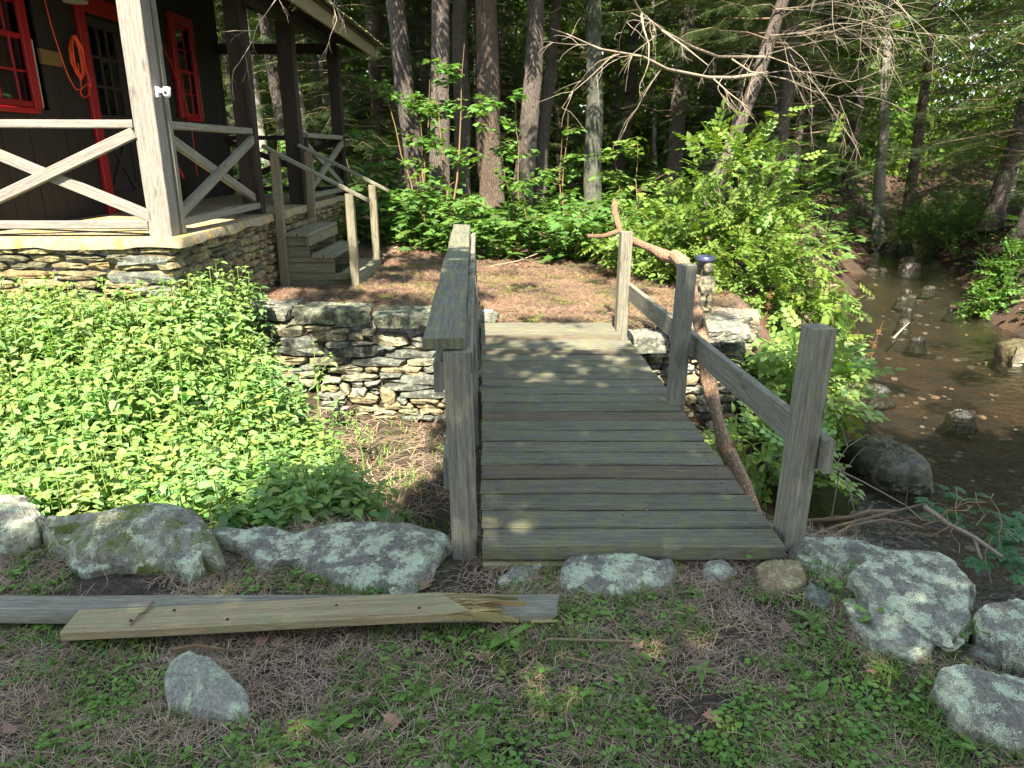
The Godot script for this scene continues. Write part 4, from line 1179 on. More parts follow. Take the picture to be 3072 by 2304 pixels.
func make_driftwood() -> void:
	var t := thing("dead_branch", "crooked bare branch propped against the bridge rail, forked above the far post", "branch", Vector3(1.55, -0.55, -4.2))
	var o := Vector3(1.55, -0.55, -4.2)
	var main := [Vector3(1.56, -0.60, -4.1), Vector3(1.55, -0.47, -4.4), Vector3(1.53, -0.38, -4.72), Vector3(1.52, -0.24, -5.0), Vector3(1.51, -0.02, -5.3), Vector3(1.51, 0.28, -5.6), Vector3(1.50, 0.46, -5.85), Vector3(1.48, 0.60, -6.0), Vector3(1.43, 0.75, -6.1), Vector3(1.37, 0.81, -6.2)]
	for k in main.size(): main[k] -= o
	var mb := MB.new()
	mb.col = Color(0.82, 0.76, 0.70)
	tube(mb, main, [0.042, 0.05, 0.06, 0.047, 0.053, 0.05, 0.052, 0.042, 0.055, 0.048], 12, 0.4, 3.0, 1)
	put(t, "main_stem", mb.mesh(), M.driftbark)
	for q in [[3, Vector3(0.10, 0.05, 0.06)], [5, Vector3(-0.02, 0.12, 0.08)], [7, Vector3(0.09, 0.03, 0.02)], [2, Vector3(0.05, 0.1, 0.03)]]:
		mb = MB.new()
		mb.col = Color(0.82, 0.76, 0.70)
		tube(mb, bend(main[q[0]], main[q[0]] + q[1], 3, 0.01), [0.024, 0.018, 0.015, 0.006], 8, 0.3, q[0] * 2.0, 1)
		put(t, "stub", mb.mesh(), M.driftbark)
	mb = MB.new()
	var arm := [Vector3(1.42, 0.77, -6.15), Vector3(1.34, 0.77, -6.3), Vector3(1.25, 0.82, -6.45), Vector3(1.12, 0.86, -6.6), Vector3(1.02, 0.92, -6.8), Vector3(0.99, 0.93, -6.86), Vector3(0.85, 0.895, -6.8), Vector3(0.70, 0.895, -6.76)]
	for k in arm.size(): arm[k] -= o
	mb.col = Color(0.80, 0.72, 0.66)
	tube(mb, arm, [0.05, 0.05, 0.036, 0.034, 0.026, 0.026, 0.02, 0.016], 10, 0.4, 8.0, 1)
	put(t, "fork", mb.mesh(), M.driftbark)
	mb = MB.new()
	mb.col = Color(0.98, 0.86, 0.78)
	var tip := [Vector3(1.01, 0.93, -6.85), Vector3(0.98, 1.03, -6.87), Vector3(0.955, 1.10, -6.89), Vector3(0.955, 1.17, -6.9), Vector3(0.945, 1.23, -6.9)]
	for k in tip.size(): tip[k] -= o
	tube(mb, tip, [0.026, 0.03, 0.028, 0.028, 0.008], 9, 0.2, 12.0, 1)
	put(t, "fork", mb.mesh(), M.driftbark)
	mb = MB.new()
	tube(mb, [Vector3(0.74, 0.90, -6.77) - o, Vector3(0.745, 0.935, -6.77) - o], [0.006, 0.003], 6)
	put(t, "stub", mb.mesh(), M.drift)

# smooth union of tapered capsules, meshed as surface nets
func net(mb: MB, bones: Array, cell: float, k: float) -> void:
	var lo := Vector3.ONE * 1e9
	var hi := -lo
	for b in bones:
		var r := Vector3.ONE * (maxf(b[2], b[3]) + cell * 2)
		lo = lo.min(b[0] - r).min(b[1] - r)
		hi = hi.max(b[0] + r).max(b[1] + r)
	var nx := int((hi.x - lo.x) / cell) + 2
	var ny := int((hi.y - lo.y) / cell) + 2
	var nzz := int((hi.z - lo.z) / cell) + 2
	var f := PackedFloat32Array()
	f.resize(nx * ny * nzz)
	for z in nzz:
		for y in ny:
			for x in nx:
				var p := lo + Vector3(x, y, z) * cell
				var d := 1e3
				for b in bones:
					var ab: Vector3 = b[1] - b[0]
					var t := clampf((p - b[0]).dot(ab) / maxf(ab.length_squared(), 1e-9), 0, 1)
					var e: float = p.distance_to(b[0] + ab * t) - lerpf(b[2], b[3], t)
					var h := clampf(0.5 + 0.5 * (d - e) / k, 0, 1)
					d = lerpf(d, e, h) - k * h * (1 - h)
				f[x + nx * (y + ny * z)] = d
	var at := {}
	var cr := [[0, 1], [2, 3], [4, 5], [6, 7], [0, 2], [1, 3], [4, 6], [5, 7], [0, 4], [1, 5], [2, 6], [3, 7]]
	for z in nzz - 1:
		for y in ny - 1:
			for x in nx - 1:
				var v := []
				var neg := 0
				for c in 8:
					var q: float = f[x + (c & 1) + nx * (y + ((c >> 1) & 1) + ny * (z + (c >> 2)))]
					v.append(q)
					if q < 0: neg += 1
				if neg == 0 or neg == 8: continue
				var s := Vector3.ZERO
				var n := 0
				for e in cr:
					if (v[e[0]] < 0) == (v[e[1]] < 0): continue
					var t: float = v[e[0]] / (v[e[0]] - v[e[1]])
					var a := Vector3(e[0] & 1, (e[0] >> 1) & 1, e[0] >> 2)
					var b := Vector3(e[1] & 1, (e[1] >> 1) & 1, e[1] >> 2)
					s += a.lerp(b, t)
					n += 1
				at[x + nx * (y + ny * z)] = mb.p(lo + (Vector3(x, y, z) + s / n) * cell)
	var st := [1, nx, nx * ny]
	for z in range(1, nzz - 1):
		for y in range(1, ny - 1):
			for x in range(1, nx - 1):
				var i := x + nx * (y + ny * z)
				for ax in 3:
					var a: float = f[i]
					var b: float = f[i + st[ax]]
					if (a < 0) == (b < 0): continue
					var u: int = st[(ax + 1) % 3]
					var w: int = st[(ax + 2) % 3]
					if a < 0: mb.quad(at[i], at[i - w], at[i - u - w], at[i - u])
					else: mb.quad(at[i], at[i - u], at[i - u - w], at[i - w])

func make_statue() -> void:
	var t := thing("garden_statue", "small stone pedestal of two child figures back to back bearing a dark dish", "statue", Vector3(2.0, 0.05, -7.5))
	var mb := MB.new()
	var bones := []
	for s in [1.0, -1.0]:
		var fw := Vector3(0.25 * s, 0, 0.97 * s)
		var rt := Vector3(0.97 * s, 0, -0.25 * s)
		var c := fw * 0.05
		var list := [
			[c + Vector3(0, 0.34, 0), c + Vector3(0, 0.30, 0), 0.036, 0.040],          # chest
			[c + Vector3(0, 0.30, 0), c + fw * 0.012 + Vector3(0, 0.245, 0), 0.040, 0.045],  # belly
			[c + Vector3(0, 0.22, 0), c + Vector3(0, 0.21, 0), 0.046, 0.046],          # hips
			[c + Vector3(0, 0.36, 0), c + Vector3(0, 0.40, 0), 0.018, 0.018],          # neck
			[c + fw * 0.006 + Vector3(0, 0.435, 0), c + fw * 0.01 + Vector3(0, 0.455, 0), 0.040, 0.043],  # head
			[c + fw * 0.045 + Vector3(0, 0.437, 0), c + fw * 0.05 + Vector3(0, 0.434, 0), 0.009, 0.008],  # nose
			[c + fw * 0.03 + rt * 0.02 + Vector3(0, 0.425, 0), c + fw * 0.03 - rt * 0.02 + Vector3(0, 0.425, 0), 0.017, 0.017]]
		for side in [-1.0, 1.0]:
			var sh: Vector3 = c + rt * 0.045 * side + Vector3(0, 0.345, 0)
			list.append([sh, sh + rt * 0.018 * side + fw * 0.006 + Vector3(0, -0.065, 0), 0.020, 0.017])
			list.append([sh + rt * 0.018 * side + fw * 0.006 + Vector3(0, -0.065, 0), c + rt * 0.048 * side + fw * 0.03 + Vector3(0, 0.225, 0), 0.016, 0.012])
			list.append([c + rt * 0.048 * side + fw * 0.03 + Vector3(0, 0.222, 0), c + rt * 0.046 * side + fw * 0.036 + Vector3(0, 0.205, 0), 0.014, 0.011])
			list.append([c + rt * 0.024 * side + Vector3(0, 0.20, 0), c + rt * 0.028 * side + fw * 0.012 + Vector3(0, 0.12, 0), 0.031, 0.022])
			list.append([c + rt * 0.028 * side + fw * 0.012 + Vector3(0, 0.12, 0), c + rt * 0.030 * side + Vector3(0, 0.05, 0), 0.023, 0.014])
			list.append([c + rt * 0.030 * side + Vector3(0, 0.042, 0), c + rt * 0.034 * side + fw * 0.035 + Vector3(0, 0.036, 0), 0.015, 0.011])
		bones += list
		# a cloth round the hips that falls behind the leg
		bones.append([c + rt * 0.05 + Vector3(0, 0.225, 0), c - rt * 0.05 + fw * 0.03 + Vector3(0, 0.205, 0), 0.012, 0.012])
		bones.append([c - rt * 0.05 + Vector3(0, 0.2, 0), c - rt * 0.07 + Vector3(0, 0.03, 0), 0.014, 0.022])
	bones.append([Vector3(0, 0.05, 0), Vector3(0, 0.42, 0), 0.03, 0.03])
	for b in bones:
		for i in 2:
			b[i] = Vector3(b[i].x * 1.25, b[i].y, b[i].z * 1.25)
			b[i + 2] *= 1.22
	net(mb, bones, 0.0075, 0.010)
	put(t, "figures", mb.mesh(), M.cast)
	put(t, "plinth", lathe([[0.0, 0.0], [0.105, 0.0], [0.108, 0.012], [0.098, 0.03], [0.0, 0.034]], 20), M.cast)
	put(t, "dish", lathe([[0.0, 0.47], [0.05, 0.47], [0.088, 0.50], [0.102, 0.522], [0.104, 0.536], [0.095, 0.545], [0.093, 0.562], [0.085, 0.566], [0.07, 0.552], [0.0, 0.545]], 24), M.dish)

func lathe(prof: Array, n: int) -> ArrayMesh:
	var mb := MB.new()
	var prev := []
	for q in prof:
		var ids := []
		for k in n: ids.append(mb.p(Vector3(cos(TAU * k / n) * q[0], q[1], sin(TAU * k / n) * q[0])))
		if prev.size() > 0:
			for k in n: mb.quad(prev[k], prev[(k + 1) % n], ids[(k + 1) % n], ids[k])
		prev = ids
	return mb.mesh()

func cord_mesh(pts: Array, r: float) -> ArrayMesh:
	var cv := Curve3D.new()
	for k in pts.size():
		var tg: Vector3 = (pts[mini(k + 1, pts.size() - 1)] - pts[maxi(k - 1, 0)]) / 6.0
		cv.add_point(pts[k], -tg, tg)
	var out := []
	var n := int(cv.get_baked_length() / 0.025)
	for k in n + 1: out.append(cv.sample_baked(cv.get_baked_length() * k / n))
	var mb := MB.new()
	tube(mb, out, taper(r, r, out.size()), 6)
	return mb.mesh()

func make_small_things() -> void:
	# orange cord on its hook
	var x := -4.45
	var t := thing("extension_cord", "coiled orange cord hung on the cabin wall between window and door", "cord", Vector3(x, 2.6, -8.02))
	var pts := []
	for k in 90:
		var turn := k / 10.0
		var an := TAU * turn
		var f := nz.get_noise_2d(floor(turn) * 5.1, 2.0)
		var f2 := nz.get_noise_2d(floor(turn) * 3.7, 9.0)
		var y := -0.02 + 0.20 * cos(an) * (1 - 0.25 * absf(f)) + 0.03 * f2 - (0.03 if cos(an) < 0 else 0.0)
		pts.append(Vector3(0.012 + 0.004 * (k % 7), y, -0.085 * sin(an) * (1 + f) * (0.75 if cos(an) > 0.5 else 1.0)))
	put(t, "coil", cord_mesh(pts, 0.0055), M.orange)
	put(t, "tail", cord_mesh([Vector3(0.0, 0.48, 0.36), Vector3(0, 0.25, 0.33), Vector3(0, -0.02, 0.26), Vector3(0, -0.26, 0.17), Vector3(0, -0.36, 0.08), Vector3(0.01, -0.35, 0.0), Vector3(0.02, -0.29, -0.1), Vector3(0.02, -0.31, -0.155), Vector3(0.02, -0.40, -0.1), Vector3(0.01, -0.43, -0.02), Vector3(0.01, -0.39, 0.03), Vector3(0.015, -0.32, 0.0), Vector3(0.02, -0.2, 0.01), Vector3(0.02, -0.1, 0.0)], 0.005), M.orange)
	put(t, "loop", cord_mesh([Vector3(0.03, -0.31, -0.155), Vector3(0.02, -0.18, -0.15), Vector3(0.02, -0.05, -0.09), Vector3(0.03, 0.1, -0.06)], 0.005), M.orange)
	put(t, "hook", box(Vector3(-0.01, 0.16, -0.02), Vector3(0.05, 0.19, 0.02)), M.black)
	var c2 := put(self, "hanging_cord", cord_mesh([Vector3(x, 3.06, -9.88), Vector3(x + 0.01, 3.03, -9.94), Vector3(x + 0.03, 2.7, -10.2), Vector3(x + 0.03, 2.33, -10.46), Vector3(x + 0.03, 1.9, -10.56), Vector3(x + 0.02, 1.4, -10.58), Vector3(x + 0.03, 1.0, -10.6)], 0.006), M.redtool)
	tag(c2, "single thin red cord slanting across the cabin wall by the narrow window", "cord")
	var w := put(self, "wall_board", board(0.33, 0.135, 0.03, Color(0.55, 0.42, 0.22), 0.0), M.pale, Transform3D(basis_to(Vector3(0, 0, -1), Vector3.RIGHT), Vector3(-4.48, 2.505, -7.64)))
	tag(w, "short brown board fixed to the dark wall beside the window trim", "board")
	var lp := thing("wall_lamp", "dull metal lamp fitting on the cabin wall above the orange cord", "lamp", Vector3(-4.44, 3.08, -8.0))
	put(lp, "shade", lathe([[0.0, 0.10], [0.03, 0.10], [0.09, 0.03], [0.115, -0.02], [0.11, -0.03], [0.0, -0.015]], 18), M.track, Transform3D(Basis(), Vector3(0.10, 0, 0)))
	put(lp, "arm", box(Vector3(-0.05, 0.07, -0.02), Vector3(0.1, 0.10, 0.02)), M.black)
	var cm := thing("security_camera", "small white camera on the side of the bright corner post", "camera", Vector3(-2.755, 2.08, -6.02))
	cm.scale = Vector3.ONE * 0.85
	put(cm, "mount", board(0.09, 0.06, 0.02, Color.WHITE, 0.0), M.white, Transform3D(basis_to(Vector3.UP, Vector3.RIGHT), Vector3(0.012, 0, 0)))
	put(cm, "bracket", box(Vector3(0.02, -0.005, -0.015), Vector3(0.08, 0.03, 0.015)), M.white)
	put(cm, "body", lathe([[0.0, 0.045], [0.028, 0.043], [0.034, 0.025], [0.034, -0.02], [0.03, -0.035], [0.018, -0.046], [0.0, -0.05]], 18), M.white, Transform3D(Basis(Vector3(0, 0, 1), -0.12), Vector3(0.095, 0.0, 0)))
	put(cm, "lens", lathe([[0.0, 0.004], [0.014, 0.003], [0.014, -0.004]], 14), M.black, Transform3D(Basis(Vector3(1, 0, 0), PI / 2), Vector3(0.095, -0.005, 0.034)))
	var sv := thing("snow_shovel", "red handled shovel with a dark blade leaning on the cabin wall", "shovel", Vector3(-4.34, 1.0, -10.0))
	var mb := MB.new()
	tube(mb, [Vector3(0.0, 0.3, 0.07), Vector3(-0.09, 0.72, 0.27)], [0.017, 0.015], 8)
	put(sv, "handle", mb.mesh(), M.redtool)
	mb = MB.new()
	for i in 9:
		var f := i / 8.0 - 0.5
		for y in 2:
			mb.p(Vector3(0.05 + 0.10 * f * f, 0.32 * y, -f * 0.42))
		if i > 0: mb.quad(i * 2 - 2, i * 2, i * 2 + 1, i * 2 - 1)
	put(sv, "blade", mb.mesh(), M.black)

func twig(label: String, pts: Array, r0: float, r1: float, m: Material, side := 3, called := "dead_twig", group := "") -> void:
	var t := thing(called, label, "twig", pts[0], group)
	var q := []
	for p in pts: q.append(p - pts[0])
	var mb := MB.new()
	tube(mb, q, taper(r0, r1, q.size()), 6, 0.2, pts[0].x * 9)
	put(t, "stem", mb.mesh(), m)
	for k in side:
		var i := 1 + rng.randi() % (q.size() - 1)
		var d: Vector3 = (q[i] - q[i - 1]).normalized()
		var e := (d + rv(0.8)).normalized() * rf(0.08, 0.25)
		mb = MB.new()
		tube(mb, bend(q[i], q[i] + e, 3, 0.02), taper(r1 * 1.2, 0.001, 4), 5)
		put(t, "side_shoot", mb.mesh(), m)

func make_twigs() -> void:
	twig("longest pale bare twig reaching over the brook from the near post", [Vector3(2.05, -0.62, -5.2), Vector3(2.25, -0.53, -4.9), Vector3(2.33, -0.52, -4.7), Vector3(2.34, -0.46, -4.4), Vector3(2.35, -0.41, -4.1), Vector3(2.36, -0.38, -3.9), Vector3(2.29, -0.32, -3.6)], 0.008, 0.004, M.dead, 4)
	twig("upright crooked twig rising from the long pale twig", [Vector3(2.33, -0.9, -4.72), Vector3(2.33, -0.52, -4.7), Vector3(2.33, -0.48, -4.75), Vector3(2.41, -0.38, -4.8), Vector3(2.55, -0.31, -4.85)], 0.005, 0.002, M.dead, 3)
	twig("bare twig dipping to the water under the long pale twig", [Vector3(2.33, -0.50, -4.65), Vector3(2.37, -0.63, -4.6), Vector3(2.41, -0.78, -4.55), Vector3(2.45, -1.1, -4.5)], 0.006, 0.003, M.dead, 1)
	twig("thick dark stick on the heap at the water's edge", [Vector3(1.80, -0.74, -4.35), Vector3(2.03, -0.64, -4.2), Vector3(2.2, -0.62, -4.2), Vector3(2.36, -0.63, -4.3), Vector3(2.60, -0.68, -4.4)], 0.017, 0.010, M.twig, 3)
	twig("grey brown stick crossing the thick one on the heap", [Vector3(1.75, -0.66, -3.95), Vector3(2.03, -0.57, -4.0), Vector3(2.3, -0.56, -4.1), Vector3(2.65, -0.56, -4.25)], 0.013, 0.005, M.twig, 3)
	twig("lowest bent stick of the heap beside the bank slab", [Vector3(1.80, -0.62, -3.8), Vector3(2.1, -0.57, -4.0), Vector3(2.37, -0.58, -4.1), Vector3(2.75, -0.75, -4.3)], 0.011, 0.004, M.twig, 2)
	twig("broken pale branch lying among the creeper leaves", [Vector3(1.94, 0.05, -3.05), Vector3(1.97, 0.04, -2.9), Vector3(2.02, 0.035, -2.8), Vector3(2.02, 0.05, -2.62)], 0.014, 0.008, M.dead, 1)
	twig("pale forked stick lying in midstream", [Vector3(5.85, -1.08, -10.75), Vector3(6.26, -1.05, -11.28), Vector3(6.5, -1.02, -11.55)], 0.02, 0.008, M.dead, 1)
	twig("short orange brown stick on the lawn below the planks", [Vector3(-1.16, 0.02, -2.07), Vector3(-1.08, 0.03, -2.08), Vector3(-1.0, 0.025, -2.07), Vector3(-0.94, 0.02, -2.06)], 0.006, 0.005, M.drift, 0)
	twig("thin straight stalk lying in the clover", [Vector3(0.18, 0.03, -2.02), Vector3(0.3, 0.03, -1.98), Vector3(0.45, 0.02, -1.95)], 0.003, 0.002, M.twig_pale, 0)
	twig("flat straw coloured stick half hidden in the clover", [Vector3(0.12, 0.025, -2.12), Vector3(0.3, 0.02, -2.12), Vector3(0.44, 0.015, -2.12)], 0.006, 0.004, M.twig_pale, 0)
	twig("leaning pale twig across the near lichen boulders", [Vector3(-1.98, 0.16, -2.72), Vector3(-1.86, 0.10, -2.62), Vector3(-1.73, 0.07, -2.56)], 0.004, 0.002, M.dead, 1)
	twig("long thin root like stick on the terrace behind the wall", [Vector3(-1.9, 0.05, -7.3), Vector3(-1.3, 0.06, -7.25), Vector3(-0.8, 0.05, -7.35), Vector3(-0.5, 0.05, -7.3)], 0.008, 0.004, M.twig, 2)
	twig("fallen stick along the back edge of the terrace", [Vector3(-0.35, 0.06, -10.4), Vector3(0.1, 0.12, -10.6), Vector3(0.55, 0.25, -10.9)], 0.012, 0.006, M.dead, 1)
	twig("brown stick propped in the leaves beside the steps", [Vector3(-1.7, 0.1, -11.6), Vector3(-1.4, 0.3, -11.8), Vector3(-1.0, 0.55, -12.0)], 0.02, 0.012, M.bark_red, 1)

# ---------------------------------------------------------------- leaves
func leaf(mb: MB, base: Vector3, dir: Vector3, up: Vector3, l: float, w: float, droop := 0.2, fold := 0.15) -> void:
	var d := dir.normalized()
	var s := d.cross(up).normalized()
	var n := s.cross(d)
	var tt := [0.0, 0.28, 0.62, 1.0]
	var ww := [0.0, 0.5, 0.42, 0.0]
	var m := []
	var le := []
	var ri := []
	for k in 4:
		var t: float = tt[k]
		var c: Vector3 = base + d * l * t * (1 - 0.15 * droop * t) - n * droop * l * t * t
		m.append(mb.p(c))
		le.append(mb.p(c - s * w * ww[k] + n * w * ww[k] * fold) if k == 1 or k == 2 else m[k])
		ri.append(mb.p(c + s * w * ww[k] + n * w * ww[k] * fold) if k == 1 or k == 2 else m[k])
	mb.tri(m[0], le[1], m[1]); mb.tri(m[0], m[1], ri[1])
	mb.quad(m[1], le[1], le[2], m[2]); mb.quad(m[1], m[2], ri[2], ri[1])
	mb.tri(m[2], le[2], m[3]); mb.tri(m[2], m[3], ri[2])

const MAPLE := [[0.0, -0.02], [0.30, -0.10], [0.24, 0.06], [0.52, 0.18], [0.40, 0.26], [0.50, 0.46], [0.30, 0.40], [0.22, 0.52], [0.26, 0.74], [0.12, 0.70], [0.0, 1.0]]
func maple_leaf(mb: MB, base: Vector3, dir: Vector3, up: Vector3, l: float, droop := 0.25) -> void:
	var d := dir.normalized()
	var s := d.cross(up).normalized()
	var n := s.cross(d)
	for sg in [-1.0, 1.0]:
		var c := mb.p(base + d * l * 0.3)
		var prev := -1
		for q in MAPLE:
			var x: float = q[0] * sg
			var i := mb.p(base + d * l * q[1] + s * l * x + n * l * (0.10 * absf(x) - droop * q[1] * q[1] * 0.6))
			if prev >= 0:
				if sg > 0: mb.tri(c, prev, i)
				else: mb.tri(c, i, prev)
			prev = i

func jitter_up(k: float) -> Vector3:
	return (Vector3.UP + rv(k)).normalized()

func jewelweed(h: float) -> ArrayMesh:
	var mb := MB.new()
	mb.col = Color(1.25, 1.1, 0.75)
	var top := Vector3(rf(-0.1, 0.1), h, rf(-0.1, 0.1)) * Vector3(h, 1, h)
	tube(mb, bend(Vector3.ZERO, top, 4, 0.012), taper(0.007, 0.003, 5), 4)
	var stems := [[Vector3.ZERO, top, 0.30]]
	for k in 4:
		var f := rf(0.35, 0.75)
		var a := Vector3.ZERO.lerp(top, f)
		var an := rf(0, TAU)
		var b := a + Vector3(cos(an) * rf(0.12, 0.2), rf(0.18, 0.32), sin(an) * rf(0.12, 0.2)) * h
		b.y = minf(b.y, h * rf(0.9, 1.0))
		tube(mb, bend(a, b, 2, 0.005), taper(0.004, 0.002, 3), 4)
		stems.append([a, b, 0.25])
	for st in stems:
		var n := 11 if st[2] == 0.30 else 8
		for k in n:
			var f: float = lerpf(st[2], 1.0, sqrt((k + 0.5) / n))
			var p: Vector3 = st[0].lerp(st[1], f)
			var an := k * 2.4 + rf(-0.4, 0.4)
			var out := Vector3(cos(an), rf(0.0, 0.35), sin(an)).normalized()
			var q := p + out * rf(0.02, 0.055) * h
			var g := rf(0.8, 1.15)
			mb.col = Color(g * rf(0.85, 1.2), g, g * rf(0.75, 1.2))
			var sz := lerpf(0.12, 0.068, f) * rf(0.6, 1.3) * h
			leaf(mb, q, out + Vector3(0, rf(-0.35, 0.1), 0), jitter_up(0.35), sz, sz * rf(0.5, 0.62), rf(0.15, 0.5), 0.12)
		for k in 4:                                          # small pale top leaves
			var an := rf(0, TAU)
			mb.col = Color(1.35, 1.25, 0.8)
			leaf(mb, st[1], Vector3(cos(an), rf(0.2, 0.8), sin(an)), jitter_up(0.4), 0.04 * h, 0.02 * h, 0.3)
	return mb.mesh()

func lance() -> ArrayMesh:                                   # upright stem with long narrow leaves
	var mb := MB.new()
	mb.col = Color(0.9, 0.9, 0.7)
	tube(mb, bend(Vector3.ZERO, Vector3(0.06, 0.95, 0.02), 4, 0.01), taper(0.005, 0.002, 5), 4)
	for k in 26:
		var f := 0.3 + 0.7 * k / 26.0
		var an := k * 2.4
		var g := rf(0.8, 1.15)
		mb.col = Color(g * 0.9, g, g)
		leaf(mb, Vector3(0.06 * f, 0.95 * f, 0.02 * f), Vector3(cos(an), rf(0.2, 0.7), sin(an)), Vector3.UP, rf(0.09, 0.14) * (1.1 - 0.4 * f), 0.026, 0.5, 0.2)
	return mb.mesh()

func in_bed(x: float, z: float) -> bool:
	if x > -0.62 or x < -7.0 or z > -3.22 or z < -6.75: return false
	if x < -2.72 and z < -5.72: return false
	var edge := -0.85 - 0.55 * ss(-3.8, -5.2, z) - 1.1 * ss(-5.0, -6.1, z) + 0.2 * nz.get_noise_2d(z * 2.0, 4.0)
	return x < edge

func make_bed() -> void:
	var vs := []
	for k in 6: vs.append(jewelweed(1.0))
	var xf := [[], [], [], [], [], []]
	var co := [[], [], [], [], [], []]
	var n := 0
	var tries := 0
	while n < 1250 and tries < 20000:
		tries += 1
		var x := rf(-6.2, -0.6)
		var z := rf(-6.75, -3.2)
		if not in_bed(x, z): continue
		if x < -4.6 and rng.randf() < 0.5: continue
		var g := gy(x, z)
		# the tops make one surface that climbs towards the porch
		var top := lerpf(0.02, 0.64, ss(-3.4, -5.6, z)) * ss(-1.5, -2.6, x) - 0.40 * ss(-2.0, -1.0, x) * ss(-3.6, -4.6, z)
		var h := clampf(top - g + rf(-0.18, 0.10), 0.3, 1.35)
		var k := rng.randi() % 6
		xf[k].append(Transform3D(Basis(Vector3.UP, rf(0, TAU)).scaled(Vector3(h * 0.2 + 0.72, h, h * 0.2 + 0.72)), Vector3(x, g - 0.01, z)))
		co[k].append(Color(rf(0.85, 1.15), rf(0.9, 1.1), rf(0.8, 1.2)))
		n += 1
	for k in 6:
		var o := many(self, "jewelweed_foliage", vs[k], M.weed, xf[k], co[k])
		o.set_meta("label", "dense bed of pale green jewelweed filling the ditch")
	var tall := []
	var tc := []
	for k in 70:
		var x := rf(-5.0, -0.9)
		var z := rf(-6.3, -3.3)
		if not in_bed(x, z): continue
		tall.append(Transform3D(Basis(Vector3.UP, rf(0, TAU)).scaled(Vector3(1, rf(0.8, 1.1), 1)), Vector3(x, gy(x, z) + 0.1, z)))
		tc.append(Color(rf(0.75, 1.0), rf(0.8, 1.0), rf(0.7, 1.0)))
	many(self, "goldenrod_foliage", lance(), M.weed, tall, tc).set_meta("label", "narrow leaved stems standing among the jewelweed")
	# single plants that stand clear of the mass
	var i := 0
	for q in [[-1.75, -6.15, 0.86, "tall jewelweed stem alone against the stone wall, left of the slab caps"], [-1.28, -5.7, 0.55, "short jewelweed at the foot of the stone wall"], [-0.98, -3.45, 0.80, "broad leaved jewelweed rising behind the long lichen slab"], [-1.35, -3.4, 0.86, "jewelweed with dark leaves between the two big near boulders"], [-0.72, -4.2, 0.42, "low jewelweed sprouting in the cut stubble"], [-0.55, -5.6, 0.35, "thin seedling by the wall foot near the bridge post"], [-0.48, -3.7, 0.38, "seedling with few leaves beside the bridge's near post"], [-2.72, -5.55, 1.18, "highest jewelweed plant before the porch corner stones"]]:
		var t := thing("jewelweed_plant", q[3], "plant", Vector3(q[0], gy(q[0], q[1]), q[1]))
		put(t, "stem_and_leaves", jewelweed(q[2]), M.weed)
		i += 1
	for q in [[-1.75, -0.02, -5.4], [-1.66, -0.05, -5.45], [-3.4, 0.42, -5.0], [-2.6, 0.1, -4.3]]:
		var mb := MB.new()
		for k in 5:
			var an := TAU * k / 5.0
			leaf(mb, Vector3.ZERO, Vector3(cos(an), 0.3, sin(an)), Vector3.UP, 0.022, 0.016, -0.2)
		tag(put(self, "jewelweed_flower", mb.mesh(), M.orange, Transform3D(Basis(), Vector3(q[0], q[1], q[2]))), "tiny orange jewelweed flower among the pale leaves", "flower", "orange flowers in the jewelweed")

# ---------------------------------------------------------------- litter and turf
func straw_clump(n: int, spread: float, l0: float, l1: float, r: float, lift: float) -> ArrayMesh:
	var mb := MB.new()
	for k in n:
		var p := Vector3(rf(-spread, spread), rf(0.0, lift), rf(-spread, spread))
		var an := rf(0, TAU)
		var d := Vector3(cos(an), rf(-0.12, 0.3), sin(an)) * rf(l0, l1)
		var s := d.cross(Vector3.UP).normalized() * r
		var g := rf(0.55, 1.5)
		mb.col = Color(g, g * rf(0.88, 1.05), g * rf(0.75, 1.1))
		var mid := p + d * 0.5 + Vector3(0, rf(-0.004, 0.008), 0)
		var a := mb.p(p - s); var b := mb.p(p + s); var c := mb.p(mid + s); var e := mb.p(mid - s); var f := mb.p(p + d)
		mb.quad(a, b, c, e); mb.tri(e, c, f)
	return mb.mesh()

func dry_leaf() -> ArrayMesh:
	var mb := MB.new()
	for k in 2:
		var an := rf(0, TAU)
		var g := rf(0.7, 1.5)
		mb.col = Color(g, g * rf(0.85, 1.0), g * rf(0.8, 1.0))
		maple_leaf(mb, Vector3(rf(-0.05, 0.05), 0.008, rf(-0.05, 0.05)), Vector3(cos(an), rf(-0.1, 0.3), sin(an)), jitter_up(0.5), rf(0.04, 0.06), rf(-0.6, 0.8))
	return mb.mesh()

func grass_tuft(n: int, h: float, spread: float) -> ArrayMesh:
	var mb := MB.new()
	for k in n:
		var p := Vector3(rf(-spread, spread), 0, rf(-spread, spread))
		var an := rf(0, TAU)
		var lean := rf(0.2, 0.9)
		var hh := rf(0.5, 1.0) * h
		var d := Vector3(cos(an) * lean, 1, sin(an) * lean)
		var s := Vector3(-sin(an), 0, cos(an)) * (0.0012 + h * 0.012)
		var g := rf(0.7, 1.25)
		mb.col = Color(g * rf(0.8, 1.3), g, g * 0.9)
		var q := p + d * hh * 0.55
		var e := p + d * hh * 0.8 + Vector3(cos(an), -0.2, sin(an)) * hh * 0.4
		var a := mb.p(p - s); var b := mb.p(p + s); var c := mb.p(q + s); var f := mb.p(q - s); var t := mb.p(e)
		mb.quad(a, b, c, f); mb.tri(f, c, t)
	return mb.mesh()

